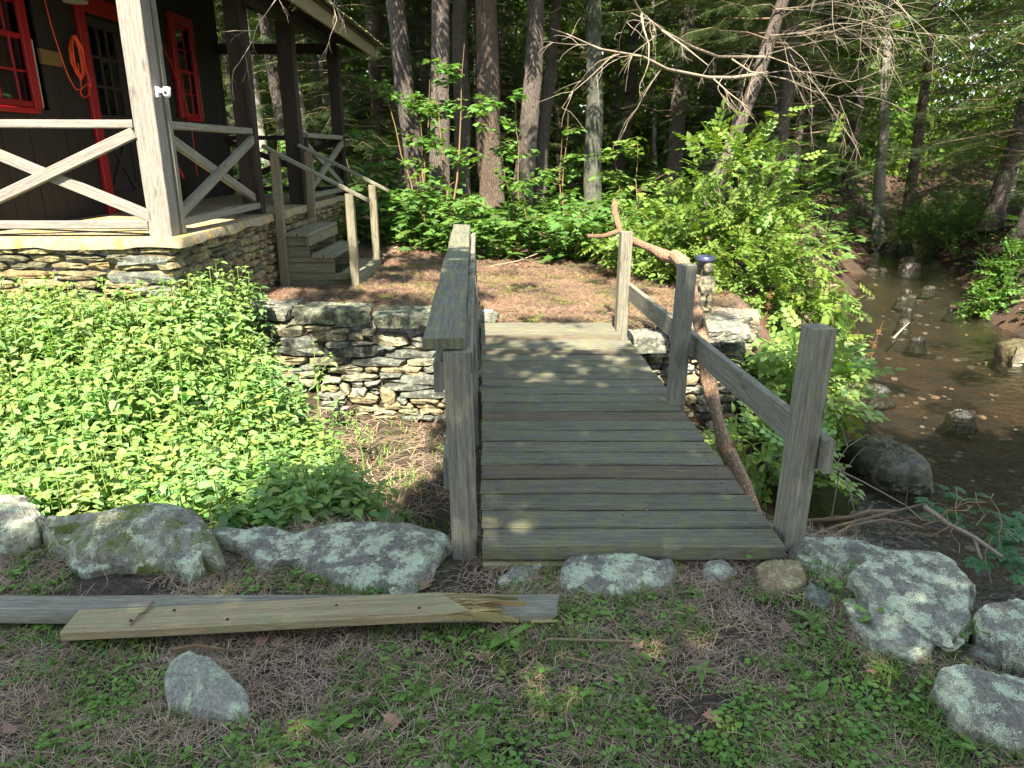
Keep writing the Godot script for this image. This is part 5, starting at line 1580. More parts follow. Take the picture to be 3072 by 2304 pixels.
func clover() -> ArrayMesh:
	var mb := MB.new()
	for k in 4:
		var p := Vector3(rf(-0.03, 0.03), 0, rf(-0.03, 0.03))
		var q := p + Vector3(rf(-0.012, 0.012), rf(0.012, 0.03), rf(-0.012, 0.012))
		mb.col = Color(0.8, 0.9, 0.7)
		tube(mb, [p, q], [0.0008, 0.0006], 3)
		var an := rf(0, TAU)
		var g := rf(0.8, 1.25)
		for j in 3:
			mb.col = Color(g * 0.95, g, g * 0.9)
			var a := an + TAU * j / 3.0
			var d := Vector3(cos(a), rf(0.0, 0.25), sin(a))
			var l := rf(0.010, 0.015)
			leaf(mb, q, d, jitter_up(0.2), l, l * 1.5, 0.1, 0.1)
	return mb.mesh()

func violet() -> ArrayMesh:                                 # rounded heart leaves on short stalks
	var mb := MB.new()
	for k in 5:
		var an := k * 1.26 + rf(-0.3, 0.3)
		var q := Vector3(cos(an) * rf(0.01, 0.04), rf(0.012, 0.04), sin(an) * rf(0.01, 0.04))
		mb.col = Color(0.8, 0.9, 0.6)
		tube(mb, [Vector3.ZERO, q], [0.001, 0.0008], 3)
		var g := rf(0.8, 1.2)
		mb.col = Color(g, g, g * 0.95)
		var l := rf(0.018, 0.030)
		leaf(mb, q, Vector3(cos(an), rf(-0.1, 0.2), sin(an)), jitter_up(0.25), l, l * 1.15, 0.15, 0.12)
	return mb.mesh()

func rosette(n: int, l: float) -> ArrayMesh:                 # plantain or dandelion
	var mb := MB.new()
	for k in n:
		var an := TAU * k / n + rf(-0.25, 0.25)
		var ll := l * rf(0.6, 1.1)
		var g := rf(0.85, 1.2)
		mb.col = Color(g, g, g * 0.9)
		leaf(mb, Vector3(0, 0.004, 0), Vector3(cos(an), rf(0.3, 0.9), sin(an)), Vector3.UP, ll, ll * rf(0.28, 0.4), rf(0.3, 0.7), 0.25)
	return mb.mesh()

func scatter(called: String, label: String, meshes: Array, m: Material, n: int, x0: float, x1: float, z0: float, z1: float, s0: float, s1: float, zone: int, lo := 0.8, hi := 1.25) -> void:
	var xf := []
	var co := []
	for k in meshes.size():
		xf.append([]); co.append([])
	for k in n:
		var x := rf(x0, x1)
		var z := rf(z0, z1)
		var nn := nz.get_noise_2d(x * 1.3 + zone * 17.0, z * 1.3) + 0.5 * nz.get_noise_2d(x * 4.0, z * 4.0 + zone * 9.0)
		if zone == 1:                                        # lawn greens thin out to the upper left
			if nn < 0.05 - 0.28 * ss(-1.2, 0.6, x + (z + 2.2) * 1.6): continue
		elif zone == 6:                                      # thick patches
			var in_patch := false
			for q in [Vector3(-0.02, -1.62, 0.30), Vector3(-1.25, -1.86, 0.26), Vector3(0.28, -1.78, 0.2), Vector3(0.75, -1.72, 0.28), Vector3(0.25, -2.28, 0.16), Vector3(-0.12, -2.12, 0.12), Vector3(1.15, -1.75, 0.2), Vector3(-0.75, -1.62, 0.14)]:
				if Vector2(x - q.x, (z - q.y) * 1.5).length() < q.z * (0.8 + nn): in_patch = true
			if not in_patch: continue
		elif zone == 2:
			if nn > 0.2: continue
		elif zone == 3:
			if nn < 0.1: continue
		elif zone == 4:
			if in_bed(x, z) or (x > -0.3 and x < 1.2): continue
		var g := gy(x, z)
		if zone != 4 and z > -6.0 and z < -3.0: continue
		if g < -1.05 and zone != 5: continue
		var s := rf(s0, s1)
		var i := rng.randi() % meshes.size()
		xf[i].append(Transform3D(Basis(Vector3.UP, rf(0, TAU)).scaled(Vector3(s, s, s)), Vector3(x, g, z)))
		var t := rf(lo, hi)
		co[i].append(Color(t * rf(0.9, 1.12), t, t * rf(0.85, 1.12)))
	for i in meshes.size():
		var o := many(self, called, meshes[i], m, xf[i], co[i])
		o.set_meta("label", label)

func make_litter() -> void:
	var st := [straw_clump(26, 0.07, 0.03, 0.08, 0.0007, 0.012), straw_clump(26, 0.07, 0.03, 0.08, 0.0007, 0.012), straw_clump(22, 0.08, 0.03, 0.07, 0.0009, 0.014)]
	scatter("needle_litter", "dry pine needles strewn over the near lawn", st, M.straw, 4600, -2.9, 2.3, -2.98, -0.9, 0.8, 1.4, 2, 0.5, 1.25)
	scatter("needle_litter", "reddish dry needles covering the terrace", st, M.straw_red, 3800, -2.7, 2.5, -10.8, -6.9, 1.3, 2.2, 2, 0.4, 1.5)
	var dxf := []
	for k in 46:
		var z := rf(-6.6, -2.75)
		dxf.append(Transform3D(Basis(Vector3.UP, rf(0, TAU)).scaled(Vector3(1, 0.5, 1) * rf(0.6, 1.2)), Vector3(rf(-0.15, 0.95), 0.091, z)))
	many(self, "needle_litter", straw_clump(5, 0.12, 0.02, 0.06, 0.0009, 0.004), M.straw, dxf).set_meta("label", "a few dry needles lying on the bridge planks")
	var dl := [dry_leaf(), dry_leaf(), dry_leaf()]
	scatter("leaf_litter", "curled brown leaves lying on the lawn", dl, M.dry, 260, -2.9, 2.3, -2.98, -1.0, 0.6, 1.1, 0, 0.6, 1.7)
	scatter("leaf_litter", "brown fallen leaves on the wood floor", dl, M.dry, 2600, -9, 14, -24, -10.3, 1.3, 2.2, 0, 0.6, 1.9)
	var gt := [grass_tuft(9, 0.05, 0.03), grass_tuft(9, 0.065, 0.03), grass_tuft(12, 0.04, 0.035)]
	scatter("grass", "short thin grass of the near lawn", gt, M.turf, 6000, -2.9, 2.2, -2.75, -0.8, 0.6, 1.2, 1, 0.6, 1.1)
	scatter("clover_leaves", "clover scattered through the lawn", [clover(), clover(), clover()], M.turf, 1500, -2.6, 2.0, -2.6, -0.9, 0.45, 0.95, 1, 0.85, 1.4)
	scatter("violet_leaves", "round leaved low weeds in the lawn", [violet(), violet()], M.turf, 420, -2.6, 1.9, -2.6, -0.9, 0.35, 0.75, 1, 0.75, 1.25)
	scatter("violet_leaves", "thick patches of round leaves in the lawn", [violet(), violet(), violet()], M.turf, 2400, -1.7, 1.6, -2.5, -1.35, 0.35, 0.8, 6, 0.85, 1.35)
	var mo := [grass_tuft(40, 0.014, 0.04)]
	scatter("moss_leaves", "cushions of bright moss in the lawn", mo, M.moss_leaf, 700, -2.6, 2.0, -2.6, -0.9, 0.8, 1.6, 3)
	scatter("moss_leaves", "yellow green moss on the sunny terrace", mo, M.moss_leaf, 900, -1.6, 1.9, -10.0, -7.0, 1.2, 2.4, 3, 1.0, 1.8)
	scatter("grass", "sparse grass blades on the terrace", gt, M.turf, 160, -2.3, 2.3, -10.2, -7.0, 0.8, 1.6, 0)
	# ditch floor: cut stalks and straw
	var sc := [straw_clump(20, 0.12, 0.08, 0.25, 0.0016, 0.03), straw_clump(16, 0.12, 0.08, 0.3, 0.002, 0.04)]
	scatter("straw_litter", "cut straw and dead stalks on the ditch floor", sc, M.straw, 500, -2.0, 1.9, -6.75, -3.3, 0.8, 1.3, 4, 0.4, 1.3)
	scatter("grass", "green shoots on the ditch floor", gt, M.turf, 320, -2.0, 1.9, -6.7, -3.3, 1.0, 2.4, 4)
	var stub := MB.new()
	stub.col = Color(1.1, 1.1, 0.7)
	tube(stub, [Vector3.ZERO, Vector3(0.01, 0.2, 0.0)], [0.005, 0.004], 5)
	for q in [[-0.95, -6.3, 1.7], [-0.62, -6.4, 1.5], [-0.75, -6.2, 1.1], [-0.5, -6.5, 0.9], [-1.05, -6.5, 1.3], [-0.45, -4.4, 0.8], [-0.6, -4.8, 0.9], [-0.38, -5.2, 0.7], [-0.85, -5.3, 0.8], [-0.42, -3.7, 1.1], [-0.33, -6.1, 0.9], [-0.7, -5.8, 0.6]]:
		var o := put(self, "cut_stalk", stub.mesh(), M.turf, Transform3D(Basis.from_euler(Vector3(rf(-0.15, 0.15), 0, rf(-0.15, 0.15))).scaled(Vector3(1, q[2], 1)), Vector3(q[0], gy(q[0], q[1]) - 0.01, q[1])))
		tag(o, "cut green stalk standing in the ditch straw", "stalk", "cut stalks in the ditch")
		stub = MB.new()
		tube(stub, [Vector3.ZERO, Vector3(0.01, 0.2, 0.0)], [0.005, 0.004], 5)
	# weeds of the lawn that show singly
	var ros := [rosette(6, 0.085), rosette(7, 0.075), rosette(5, 0.1)]
	var k := 0
	for q in [[0.33, -2.33, "tall dandelion rosette in front of the bridge boulder"], [0.72, -2.42, "upright plantain beside the lichen bridge boulder"], [-0.02, -2.15, "dandelion rosette right under the splintered plank end"], [0.62, -1.98, "long leaved weed near the sun fleck on the lawn"], [-0.28, -1.86, "plantain rosette on the bare patch below the planks"], [0.95, -1.85, "plantain among the clover by the bank slabs"], [-0.1, -1.66, "wide rosette in the thickest clover"], [1.1, -2.25, "small rosette beside the rusty rock"], [-0.55, -1.72, "low rosette beside the lone grey stone"], [0.35, -1.72, "broad plantain in the mossy grass"], [0.82, -1.66, "leafy rosette at the lawn's grassy end"]]:
		var o := put(self, "lawn_weed", ros[k % 3], M.turf, Transform3D(Basis(Vector3.UP, rf(0, TAU)).scaled(Vector3.ONE * rf(0.85, 1.2)), Vector3(q[0], gy(q[0], q[1]), q[1])))
		tag(o, q[2], "weed")
		k += 1
	for q in [[0.95, -2.66, "small leafy sprig growing against the bridge's front plank"], [0.62, -2.74, "dark leaf sprig stuck between the bridge's first planks"], [1.27, -2.42, "ivy like trailing sprig between rusty rock and pale wedge"], [1.29, -2.25, "lower trailing sprig beside the dark flake"], [1.6, -2.14, "round leaf sprig beside the thick grey block"]]:
		var mb := MB.new()
		for j in 9:
			var an := rf(0, TAU)
			leaf(mb, Vector3(rf(-0.05, 0.05), rf(0.01, 0.05), rf(-0.04, 0.04)), Vector3(cos(an), rf(0, 0.5), sin(an)), jitter_up(0.3), 0.035, 0.026, 0.2)
		tag(put(self, "leafy_sprig", mb.mesh(), M.turf, Transform3D(Basis(), Vector3(q[0], maxf(gy(q[0], q[1]), 0.0) + (0.085 if k < 0 else 0.02), q[1]))), q[2], "sprig")

# ---------------------------------------------------------------- conifers
func spray(fine: float) -> ArrayMesh:                          # flat hemlock spray along +x
	var mb := MB.new()
	var l := 0.46
	var n := 13
	for i in n:
		var t := (i + 0.5) / n
		for sg in [-1.0, 1.0]:
			var base := Vector3(l * t, -0.10 * l * t * t, 0)
			var tl := 0.17 * (1 - 0.75 * t) * rf(0.75, 1.15)
			var d := Vector3(0.62, rf(-0.25, 0.1), sg * 0.78).normalized()
			var g := rf(0.7, 1.35)
			mb.col = Color(g, g, g * rf(0.8, 1.1))
			if fine > 0:
				var m := maxi(2, int(tl / (0.011 * fine)))
				for j in m:
					var p := base + d * tl * j / m + Vector3(0, -0.3 * tl * pow(float(j) / m, 2), 0)
					for s2 in [-1.0, 1.0]:
						var e: Vector3 = (d * 0.5 + Vector3(-d.z, rf(-0.2, 0.25), d.x) * s2).normalized() * rf(0.010, 0.014) * sqrt(fine)
						mb.tri3(p - d * 0.003 * fine, p + d * 0.003 * fine, p + e)
			else:
				var s := Vector3(-d.z, 0, d.x) * 0.012
				var q := base + d * tl * 0.55 + Vector3(0, -0.01, 0)
				var e := base + d * tl + Vector3(0, -0.03, 0)
				var a := mb.p(base); var b := mb.p(q + s); var c := mb.p(e); var f := mb.p(q - s)
				mb.tri(a, b, c); mb.tri(a, c, f)
	mb.col = Color(1.6, 1.0, 0.7)
	var w := Vector3(0, 0, 0.003)
	mb.tri3(-w, w, Vector3(l, -0.1 * l, 0))
	return mb.mesh()

func trunk_pts(a: Vector3, top: Vector3, n: int, wob: float) -> Array:
	var out := []
	var s := rf(0, 90)
	for i in n + 1:
		var t := float(i) / n
		out.append(a.lerp(top, t) + Vector3(nz.get_noise_2d(s + t * 3, 0), 0, nz.get_noise_2d(s + t * 3, 50)) * wob)
	return out

# low0..low1: leafy boughs in view; above high0 the shading crown
func conifer(label: String, x: float, z: float, dia: float, top: Vector3, m: Material, low0: float, n_low: int, reach: float, n_crown: int, crown_r: float, group: String, h := 13.0, called := "conifer_tree") -> Node3D:
	var base := Vector3(x, gy(x, z) - 0.1, z)
	var t := thing(called, label, "tree", base, group)
	var slope := (top - base) / (top.y - base.y)
	var end := base + slope * h - base
	var n := 26
	var pts := trunk_pts(Vector3.ZERO, end, n, 0.10)
	var rad := []
	for i in n + 1:
		var y := h * i / n
		rad.append(dia * 0.45 * lerpf(1.0, 0.25, y / h) * (1.0 + 0.7 * exp(-y / 0.22)))
	var mb := MB.new()
	tube(mb, pts, rad, 18 if dia > 0.3 else 10, 0.13, x * 3.0, 1)
	put(t, "trunk", mb.mesh(), m)
	var wood := MB.new()
	var xf := []
	var co := []
	for k in n_low:
		var y := lerpf(low0, 6.2, (k + rng.randf()) / n_low)
		var an := rf(0, TAU)
		var l := reach * rf(0.55, 1.1)
		var a: Vector3 = slope * y
		var d := Vector3(cos(an), rf(-0.22, 0.05), sin(an))
		var b := a + d * l + Vector3(0, -0.12 * l, 0)
		var bp := bend(a, b, 5, 0.06 * l, -0.08 * l)
		tube(wood, bp, taper(0.006 + 0.005 * l, 0.002, 6), 5)
		var m2 := int(l / 0.095)
		for j in m2:
			var f := lerpf(0.25, 1.0, (j + rng.randf()) / m2)
			var i := mini(int(f * 5), 4)
			var p: Vector3 = bp[i].lerp(bp[i + 1], f * 5 - i)
			var dir := (Vector3(d.x, 0, d.z).normalized() * 0.7 + Vector3(-d.z, 0, d.x) * (1.0 if j % 2 == 0 else -1.0) * rf(0.3, 1.0) + Vector3(0, rf(-0.35, 0.15), 0)).normalized()
			var s := rf(0.8, 1.5)
			xf.append(Transform3D(basis_to(dir, jitter_up(0.3)).scaled(Vector3.ONE * s), p))
			var g := rf(0.75, 1.35)
			co.append(Color(g, g, g * rf(0.85, 1.2)))
	if wood.t.size() > 0: put(t, "limbs", wood.mesh(), M.twig)
	if xf.size() > 0: many(t, "boughs", G.fine if z > -17.0 else G.mid, M.needle, xf, co)
	xf = []
	co = []
	for k in int(n_crown * 0.8):
		var y := lerpf(5.5, h, rng.randf())
		var an := rf(0, TAU)
		var r := crown_r * sqrt(rng.randf()) * lerpf(1.0, 0.35, (y - 5.5) / (h - 5.5))
		var p: Vector3 = slope * y + Vector3(cos(an) * r, -0.15 * r, sin(an) * r)
		xf.append(Transform3D(basis_to(Vector3(cos(an), rf(-0.4, 0.1), sin(an)), jitter_up(0.3)).scaled(Vector3.ONE * rf(2.0, 3.4)), p))
		co.append(Color.WHITE)
	if xf.size() > 0: many(t, "crown", G.coarse, M.needle, xf, co)
	return t

func fork(mb: MB, a: Vector3, d: Vector3, l: float, r: float, depth: int, droop: float) -> void:
	var n := 4
	var pts := [a]
	var p := a
	var e := d.normalized()
	for i in n:
		e = (e + rv(0.22) + Vector3(0, -droop, 0)).normalized()
		p += e * l / n
		pts.append(p)
	tube(mb, pts, taper(r, r * 0.35, n + 1), 5 if r > 0.008 else 4)
	if depth <= 0: return
	for k in (5 if depth > 1 else 4):
		var i := 1 + rng.randi() % n
		var s := (e + rv(0.9)).normalized()
		fork(mb, pts[i], s, l * rf(0.35, 0.6), r * 0.5, depth - 1, droop)

func limb(t: Node3D, called: String, m: Material, pts: Array, r0: float, r1: float, twigs := 4, tl := 0.4) -> void:
	var mb := MB.new()
	var q := []
	for p in pts: q.append(p - t.position)
	tube(mb, q, taper(r0, r1, q.size()), 7, 0.15, pts[0].x)
	for k in twigs:
		var i := 1 + rng.randi() % (q.size() - 1)
		fork(mb, q[i - 1].lerp(q[i], rng.randf()), (q[i] - q[i - 1]).normalized() + rv(0.7) + Vector3(0, -0.3, 0), tl * rf(0.5, 1.2), r1 * 0.8, 1, 0.12)
	put(t, called, mb.mesh(), m)

func make_forest() -> void:
	G.fine = spray(1.0)
	G.mid = spray(2.2)
	G.coarse = spray(0.0)
	var g := "trees of the wood behind the terrace"
	var t1 := conifer("leaning thick trunk nearest the porch steps, pinkish grey bark", -1.72, -14.5, 0.46, Vector3(-2.13, 4.24, -14.5), M.bark, 4.6, 4, 2.0, 170, 2.6, g)
	conifer("straight pale grey pine trunk right of the leaning one, with a sapling before it", -1.33, -14.0, 0.44, Vector3(-1.26, 4.15, -14.0), M.bark, 4.8, 3, 2.0, 170, 2.6, g)
	conifer("dim grey trunk set back between the two straight pines", -1.05, -16.0, 0.42, Vector3(-0.99, 4.5, -16.0), M.bark, 4.6, 4, 2.0, 150, 2.4, g)
	conifer("stout reddish trunk with stringy bark right of the grey pines", -0.40, -14.2, 0.55, Vector3(-0.5, 4.18, -14.2), M.bark_red, 4.8, 4, 2.2, 170, 2.6, g)
	conifer("dark trunk of a close pair, wide at its foot", 0.20, -15.0, 0.46, Vector3(0.44, 4.33, -15.0), M.bark, 4.0, 6, 2.3, 170, 2.6, g)
	conifer("slim leaning trunk of the close pair", 0.57, -16.6, 0.32, Vector3(0.93, 4.69, -16.6), M.bark, 3.6, 8, 2.2, 150, 2.4, g)
	conifer("straight grey green trunk standing alone left of the dead limbs", 1.74, -16.0, 0.45, Vector3(1.63, 4.5, -16.0), M.bark_green, 3.4, 8, 2.4, 160, 2.6, g)
	var t2 := conifer("dark leaning hemlock behind the shrub, hung with long dead limbs", 3.40, -13.5, 0.30, Vector3(4.30, 3.21, -13.5), M.bark, 3.3, 26, 2.6, 170, 2.8, g, 12.0)
	conifer("broad dark trunk in the gap right of the grey green one", 4.2, -20.0, 0.5, Vector3(4.35, 3.1, -20.0), M.bark, 2.2, 26, 2.8, 150, 2.8, g)
	conifer("slim dark trunk close to the broad dark one", 3.1, -22.0, 0.42, Vector3(3.3, 3.2, -22.0), M.bark, 1.8, 24, 2.6, 150, 2.8, g)
	conifer("pale silver trunk seen through the porch posts", -6.5, -20.0, 0.32, Vector3(-6.65, 3.6, -20.0), M.bark_pale, 5.0, 5, 2.0, 130, 2.6, g)
	conifer("thin pale trunk beside the silver one behind the porch", -5.7, -21.5, 0.2, Vector3(-5.9, 3.6, -21.5), M.bark_pale, 2.6, 16, 2.0, 120, 2.4, g)
	conifer("shaggy hemlock with sunlit boughs beyond the porch end", -3.7, -16.2, 0.26, Vector3(-3.7, 3.6, -16.2), M.bark, 1.2, 46, 2.2, 150, 2.4, g)
	conifer("thin hemlock between porch and leaning trunk", -2.6, -17.5, 0.2, Vector3(-2.6, 3.6, -17.5), M.bark, 0.9, 40, 2.1, 130, 2.4, g)
	conifer("white flecked birch trunk across the brook", 12.05, -24.0, 0.42, Vector3(11.25, 5.2, -24.0), M.bark_pale, 4.8, 10, 2.4, 150, 2.8, g)
	conifer("black trunk just left of the white flecked birch", 11.7, -26.0, 0.44, Vector3(11.57, 6.3, -26.0), M.bark, 2.6, 18, 2.8, 150, 2.8, g)
	conifer("leaning brown trunk right of the white flecked birch", 12.88, -24.0, 0.42, Vector3(12.7, 4.0, -24.0), M.bark_red, 2.8, 18, 2.8, 150, 2.8, g)
	conifer("dark hemlock on the right bank, its boughs over the water", 12.4, -19.0, 0.5, Vector3(12.7, 3.1, -19.0), M.bark, 0.9, 74, 3.6, 170, 3.0, g)
	conifer("shaded hemlock on the right bank beside a dark trunk", 10.6, -15.2, 0.4, Vector3(10.8, 3.1, -15.2), M.bark, 1.7, 60, 3.4, 170, 3.0, g)
	conifer("feathery hemlock sweeping low over the brook's bend", 10.2, -26.0, 0.34, Vector3(10.2, 3.1, -26.0), M.bark, 0.7, 60, 3.2, 150, 3.0, g)
	conifer("hemlock standing behind the sunny shrub", 6.4, -18.0, 0.38, Vector3(6.4, 3.1, -18.0), M.bark, 1.6, 56, 3.0, 170, 3.0, g)
	# more of the wood, farther in
	var spots := []
	var tries := 0
	while spots.size() < 46 and tries < 4000:
		tries += 1
		var z := rf(-34, -17.5)
		var x := rf(-0.62, 0.78) * -z
		if stream_d(x, z).x < 1.6: continue
		var ok := absf(x - (-6.5)) > 0.8 or z < -24
		for s in spots:
			if s.distance_to(Vector2(x, z)) < 1.5: ok = false
		for s in [Vector2(-1.7, -14.5), Vector2(1.74, -16.0), Vector2(4.2, -20.0), Vector2(12, -24)]:
			if s.distance_to(Vector2(x, z)) < 1.6: ok = false
		if ok: spots.append(Vector2(x, z))
	var i := 0
	for s in spots:
		var m: Material = [M.bark, M.bark, M.bark_green, M.bark_red, M.bark_pale][i % 5]
		conifer(["slender brown trunk with thin boughs in the dim depth of the wood", "straight brown trunk with thin boughs in the dim depth of the wood", "grey green trunk with thin boughs in the dim depth of the wood", "reddish trunk with thin boughs in the dim depth of the wood", "pale trunk with thin boughs in the dim depth of the wood"][i % 5], s.x, s.y, rf(0.14, 0.36), Vector3(s.x + rf(-0.3, 0.3), 3.5, s.y), m, rf(0.5, 2.2), 22 + rng.randi() % 18, rf(1.8, 2.8), 120, 3.0, "dim trunks deep in the wood")
		i += 1
	# dead limbs of the leaning hemlock
	limb(t2, "dead_limb", M.dead, [Vector3(4.33, 2.91, -13.3), Vector3(3.63, 2.79, -12.8), Vector3(3.12, 2.76, -12.4), Vector3(2.34, 2.82, -11.8), Vector3(1.89, 2.95, -11.4), Vector3(1.19, 2.99, -10.9), Vector3(0.72, 3.12, -10.5)], 0.034, 0.010, 9, 1.0)
	limb(t2, "dead_limb", M.dead, [Vector3(4.33, 3.17, -13.4), Vector3(3.4, 3.13, -13.0), Vector3(2.83, 3.2, -12.4), Vector3(2.21, 3.36, -11.8), Vector3(1.82, 3.5, -11.3), Vector3(1.67, 3.61, -11.0), Vector3(1.57, 3.8, -10.8)], 0.026, 0.010, 7, 0.9)
	limb(t2, "dead_limb", M.dead, [Vector3(1.82, 3.5, -11.3), Vector3(1.85, 3.29, -11.2), Vector3(1.92, 3.07, -11.1), Vector3(1.93, 2.83, -11.1), Vector3(1.87, 2.64, -11.1)], 0.018, 0.006, 2, 0.3)
	limb(t2, "dead_limb", M.dead, [Vector3(2.21, 3.36, -11.8), Vector3(2.54, 3.1, -11.6), Vector3(2.85, 2.83, -11.4)], 0.016, 0.005, 2, 0.3)
	limb(t2, "dead_limb", M.dead, [Vector3(3.2, 2.74, -12.4), Vector3(3.38, 2.51, -12.1), Vector3(3.6, 2.29, -11.8)], 0.013, 0.005, 4, 0.4)
	limb(t2, "dead_limb", M.dead, [Vector3(3.52, 3.05, -12.6), Vector3(3.79, 2.84, -12.4), Vector3(4.0, 2.81, -12.3)], 0.014, 0.006, 3, 0.4)
	for q in [[Vector3(4.3, 3.2, -13.4), Vector3(0.9, 0.25, 0.6), 2.0], [Vector3(4.35, 3.5, -13.4), Vector3(1.0, 0.1, 0.9), 2.1], [Vector3(4.4, 3.7, -13.4), Vector3(0.5, 0.15, 1.0), 2.0], [Vector3(4.25, 2.9, -13.4), Vector3(1.0, -0.05, 0.5), 1.8], [Vector3(4.4, 3.9, -13.4), Vector3(1.0, 0.0, 0.3), 2.2], [Vector3(4.3, 3.4, -13.4), Vector3(0.2, 0.1, 1.0), 1.8]]:
		var mb := MB.new()
		fork(mb, q[0] - t2.position, q[1], q[2], 0.011, 2, 0.06)
		fork(mb, q[0] - t2.position, q[1] + rv(0.4), q[2] * 0.9, 0.009, 2, 0.06)
		put(t2, "dead_limb", mb.mesh(), M.dead)
	# a bough of the leaning trunk that hangs by the porch roof
	var hang := [Vector3(-1.90, 4.6, -13.8), Vector3(-1.6, 4.0, -9.5), Vector3(-1.72, 3.25, -7.0), Vector3(-1.79, 2.8, -6.23), Vector3(-1.82, 2.66, -6.02), Vector3(-1.88, 2.52, -5.88), Vector3(-1.91, 2.40, -5.81), Vector3(-1.99, 2.26, -5.74), Vector3(-2.03, 2.2, -5.70)]
	limb(t1, "hanging_bough", M.dead, hang, 0.005, 0.0016, 10, 0.22)
	limb(t1, "hanging_bough", M.dead, [Vector3(-1.90, 2.49, -5.88), Vector3(-2.0, 2.47, -5.74), Vector3(-2.07, 2.45, -5.67)], 0.004, 0.002, 1, 0.1)
	limb(t1, "hanging_bough", M.dead, [Vector3(-1.62, 3.9, -9.0), Vector3(-1.42, 2.96, -6.72), Vector3(-1.45, 2.77, -6.51), Vector3(-1.41, 2.65, -6.44), Vector3(-1.46, 2.52, -6.37)], 0.005, 0.0016, 10, 0.22)
	var xf := []
	for k in 16:
		var p := Vector3(-1.75, 3.05, -6.6) + Vector3(rf(-0.25, 0.35), rf(-0.2, 0.3), rf(-0.5, 0.4)) - t1.position
		xf.append(Transform3D(basis_to(Vector3(rf(-1, 1), rf(-0.4, 0.1), rf(0, 1)), jitter_up(0.3)).scaled(Vector3.ONE * rf(0.45, 0.75)), p))
	many(t1, "hanging_needles", G.fine, M.needle, xf)

# ---------------------------------------------------------------- broadleaf plants
func sapling(label: String, x: float, z: float, h: float, stems: int, spread: float, nl: int, ls: float, m: Material, g := "maple saplings at the wood's edge", called := "maple_sapling") -> void:
	var t := thing(called, label, "sapling", Vector3(x, gy(x, z), z), g)
	var xf := []
	var co := []
	for s in stems:
		var mb := MB.new()
		mb.col = Color(0.9, 0.78, 0.58)
		var an := rf(0, TAU)
		var top := Vector3(cos(an) * spread * rf(0.1, 0.5), h * rf(0.75, 1.0), sin(an) * spread * rf(0.1, 0.5))
		var b0 := Vector3(rf(-0.1, 0.1), 0, rf(-0.1, 0.1))
		var pts := bend(b0, top, 6, 0.04)
		tube(mb, pts, taper(0.009 + 0.004 * h, 0.003, 7), 5)
		for k in 9:
			var f := rf(0.15, 1.0)
			var i := mini(int(f * 6), 5)
			var p: Vector3 = pts[i].lerp(pts[i + 1], f * 6 - i)
			var a2 := rf(0, TAU)
			var l := spread * rf(0.3, 0.8) * (1.15 - 0.5 * f)
			var e := p + Vector3(cos(a2) * l, l * rf(0.1, 0.6), sin(a2) * l)
			tube(mb, bend(p, e, 3, 0.02), taper(0.005, 0.0015, 4), 4)
			var n: int = maxi(3, int(nl * 1.5) / (9 * stems))
			for j in n:
				var q := p.lerp(e, lerpf(0.25, 1.0, (j + 0.5) / n)) + Vector3(rf(-0.09, 0.09), rf(-0.05, 0.04), rf(-0.09, 0.09))
				var a3 := rf(0, TAU)
				xf.append(Transform3D(basis_to(Vector3(cos(a3), rf(-0.45, 0.0), sin(a3)), jitter_up(0.35)).scaled(Vector3.ONE * ls * 1.3 * rf(0.6, 1.2)), q))
				var gg := rf(0.75, 1.25)
				co.append(Color(gg * rf(0.85, 1.2), gg, gg * rf(0.7, 1.1)))
		put(t, "stem", mb.mesh(), M.twig_pale)
	many(t, "foliage", G.maple, m, xf, co)

func sprig_mesh(n: int, l: float, w: float) -> ArrayMesh:     # twig with opposite oval leaves along +x
	var mb := MB.new()
	mb.col = Color(0.9, 0.7, 0.45)
	tube(mb, [Vector3.ZERO, Vector3(0.12, 0.01, 0), Vector3(0.24, 0.0, 0)], [0.002, 0.0015, 0.0008], 3)
	for k in n:
		var f := 0.04 + 0.2 * k / n
		for s in [-1.0, 1.0]:
			var g := rf(0.75, 1.25)
			mb.col = Color(g * rf(0.9, 1.15), g, g * rf(0.7, 1.1))
			leaf(mb, Vector3(f, 0, 0.004 * s), Vector3(0.55, rf(-0.1, 0.3), s * rf(0.6, 1.0)), jitter_up(0.3), l * rf(0.7, 1.15), w, rf(0.1, 0.4), 0.12)
	leaf(mb, Vector3(0.24, 0, 0), Vector3(1, 0.1, 0), Vector3.UP, l, w, 0.2)
	return mb.mesh()

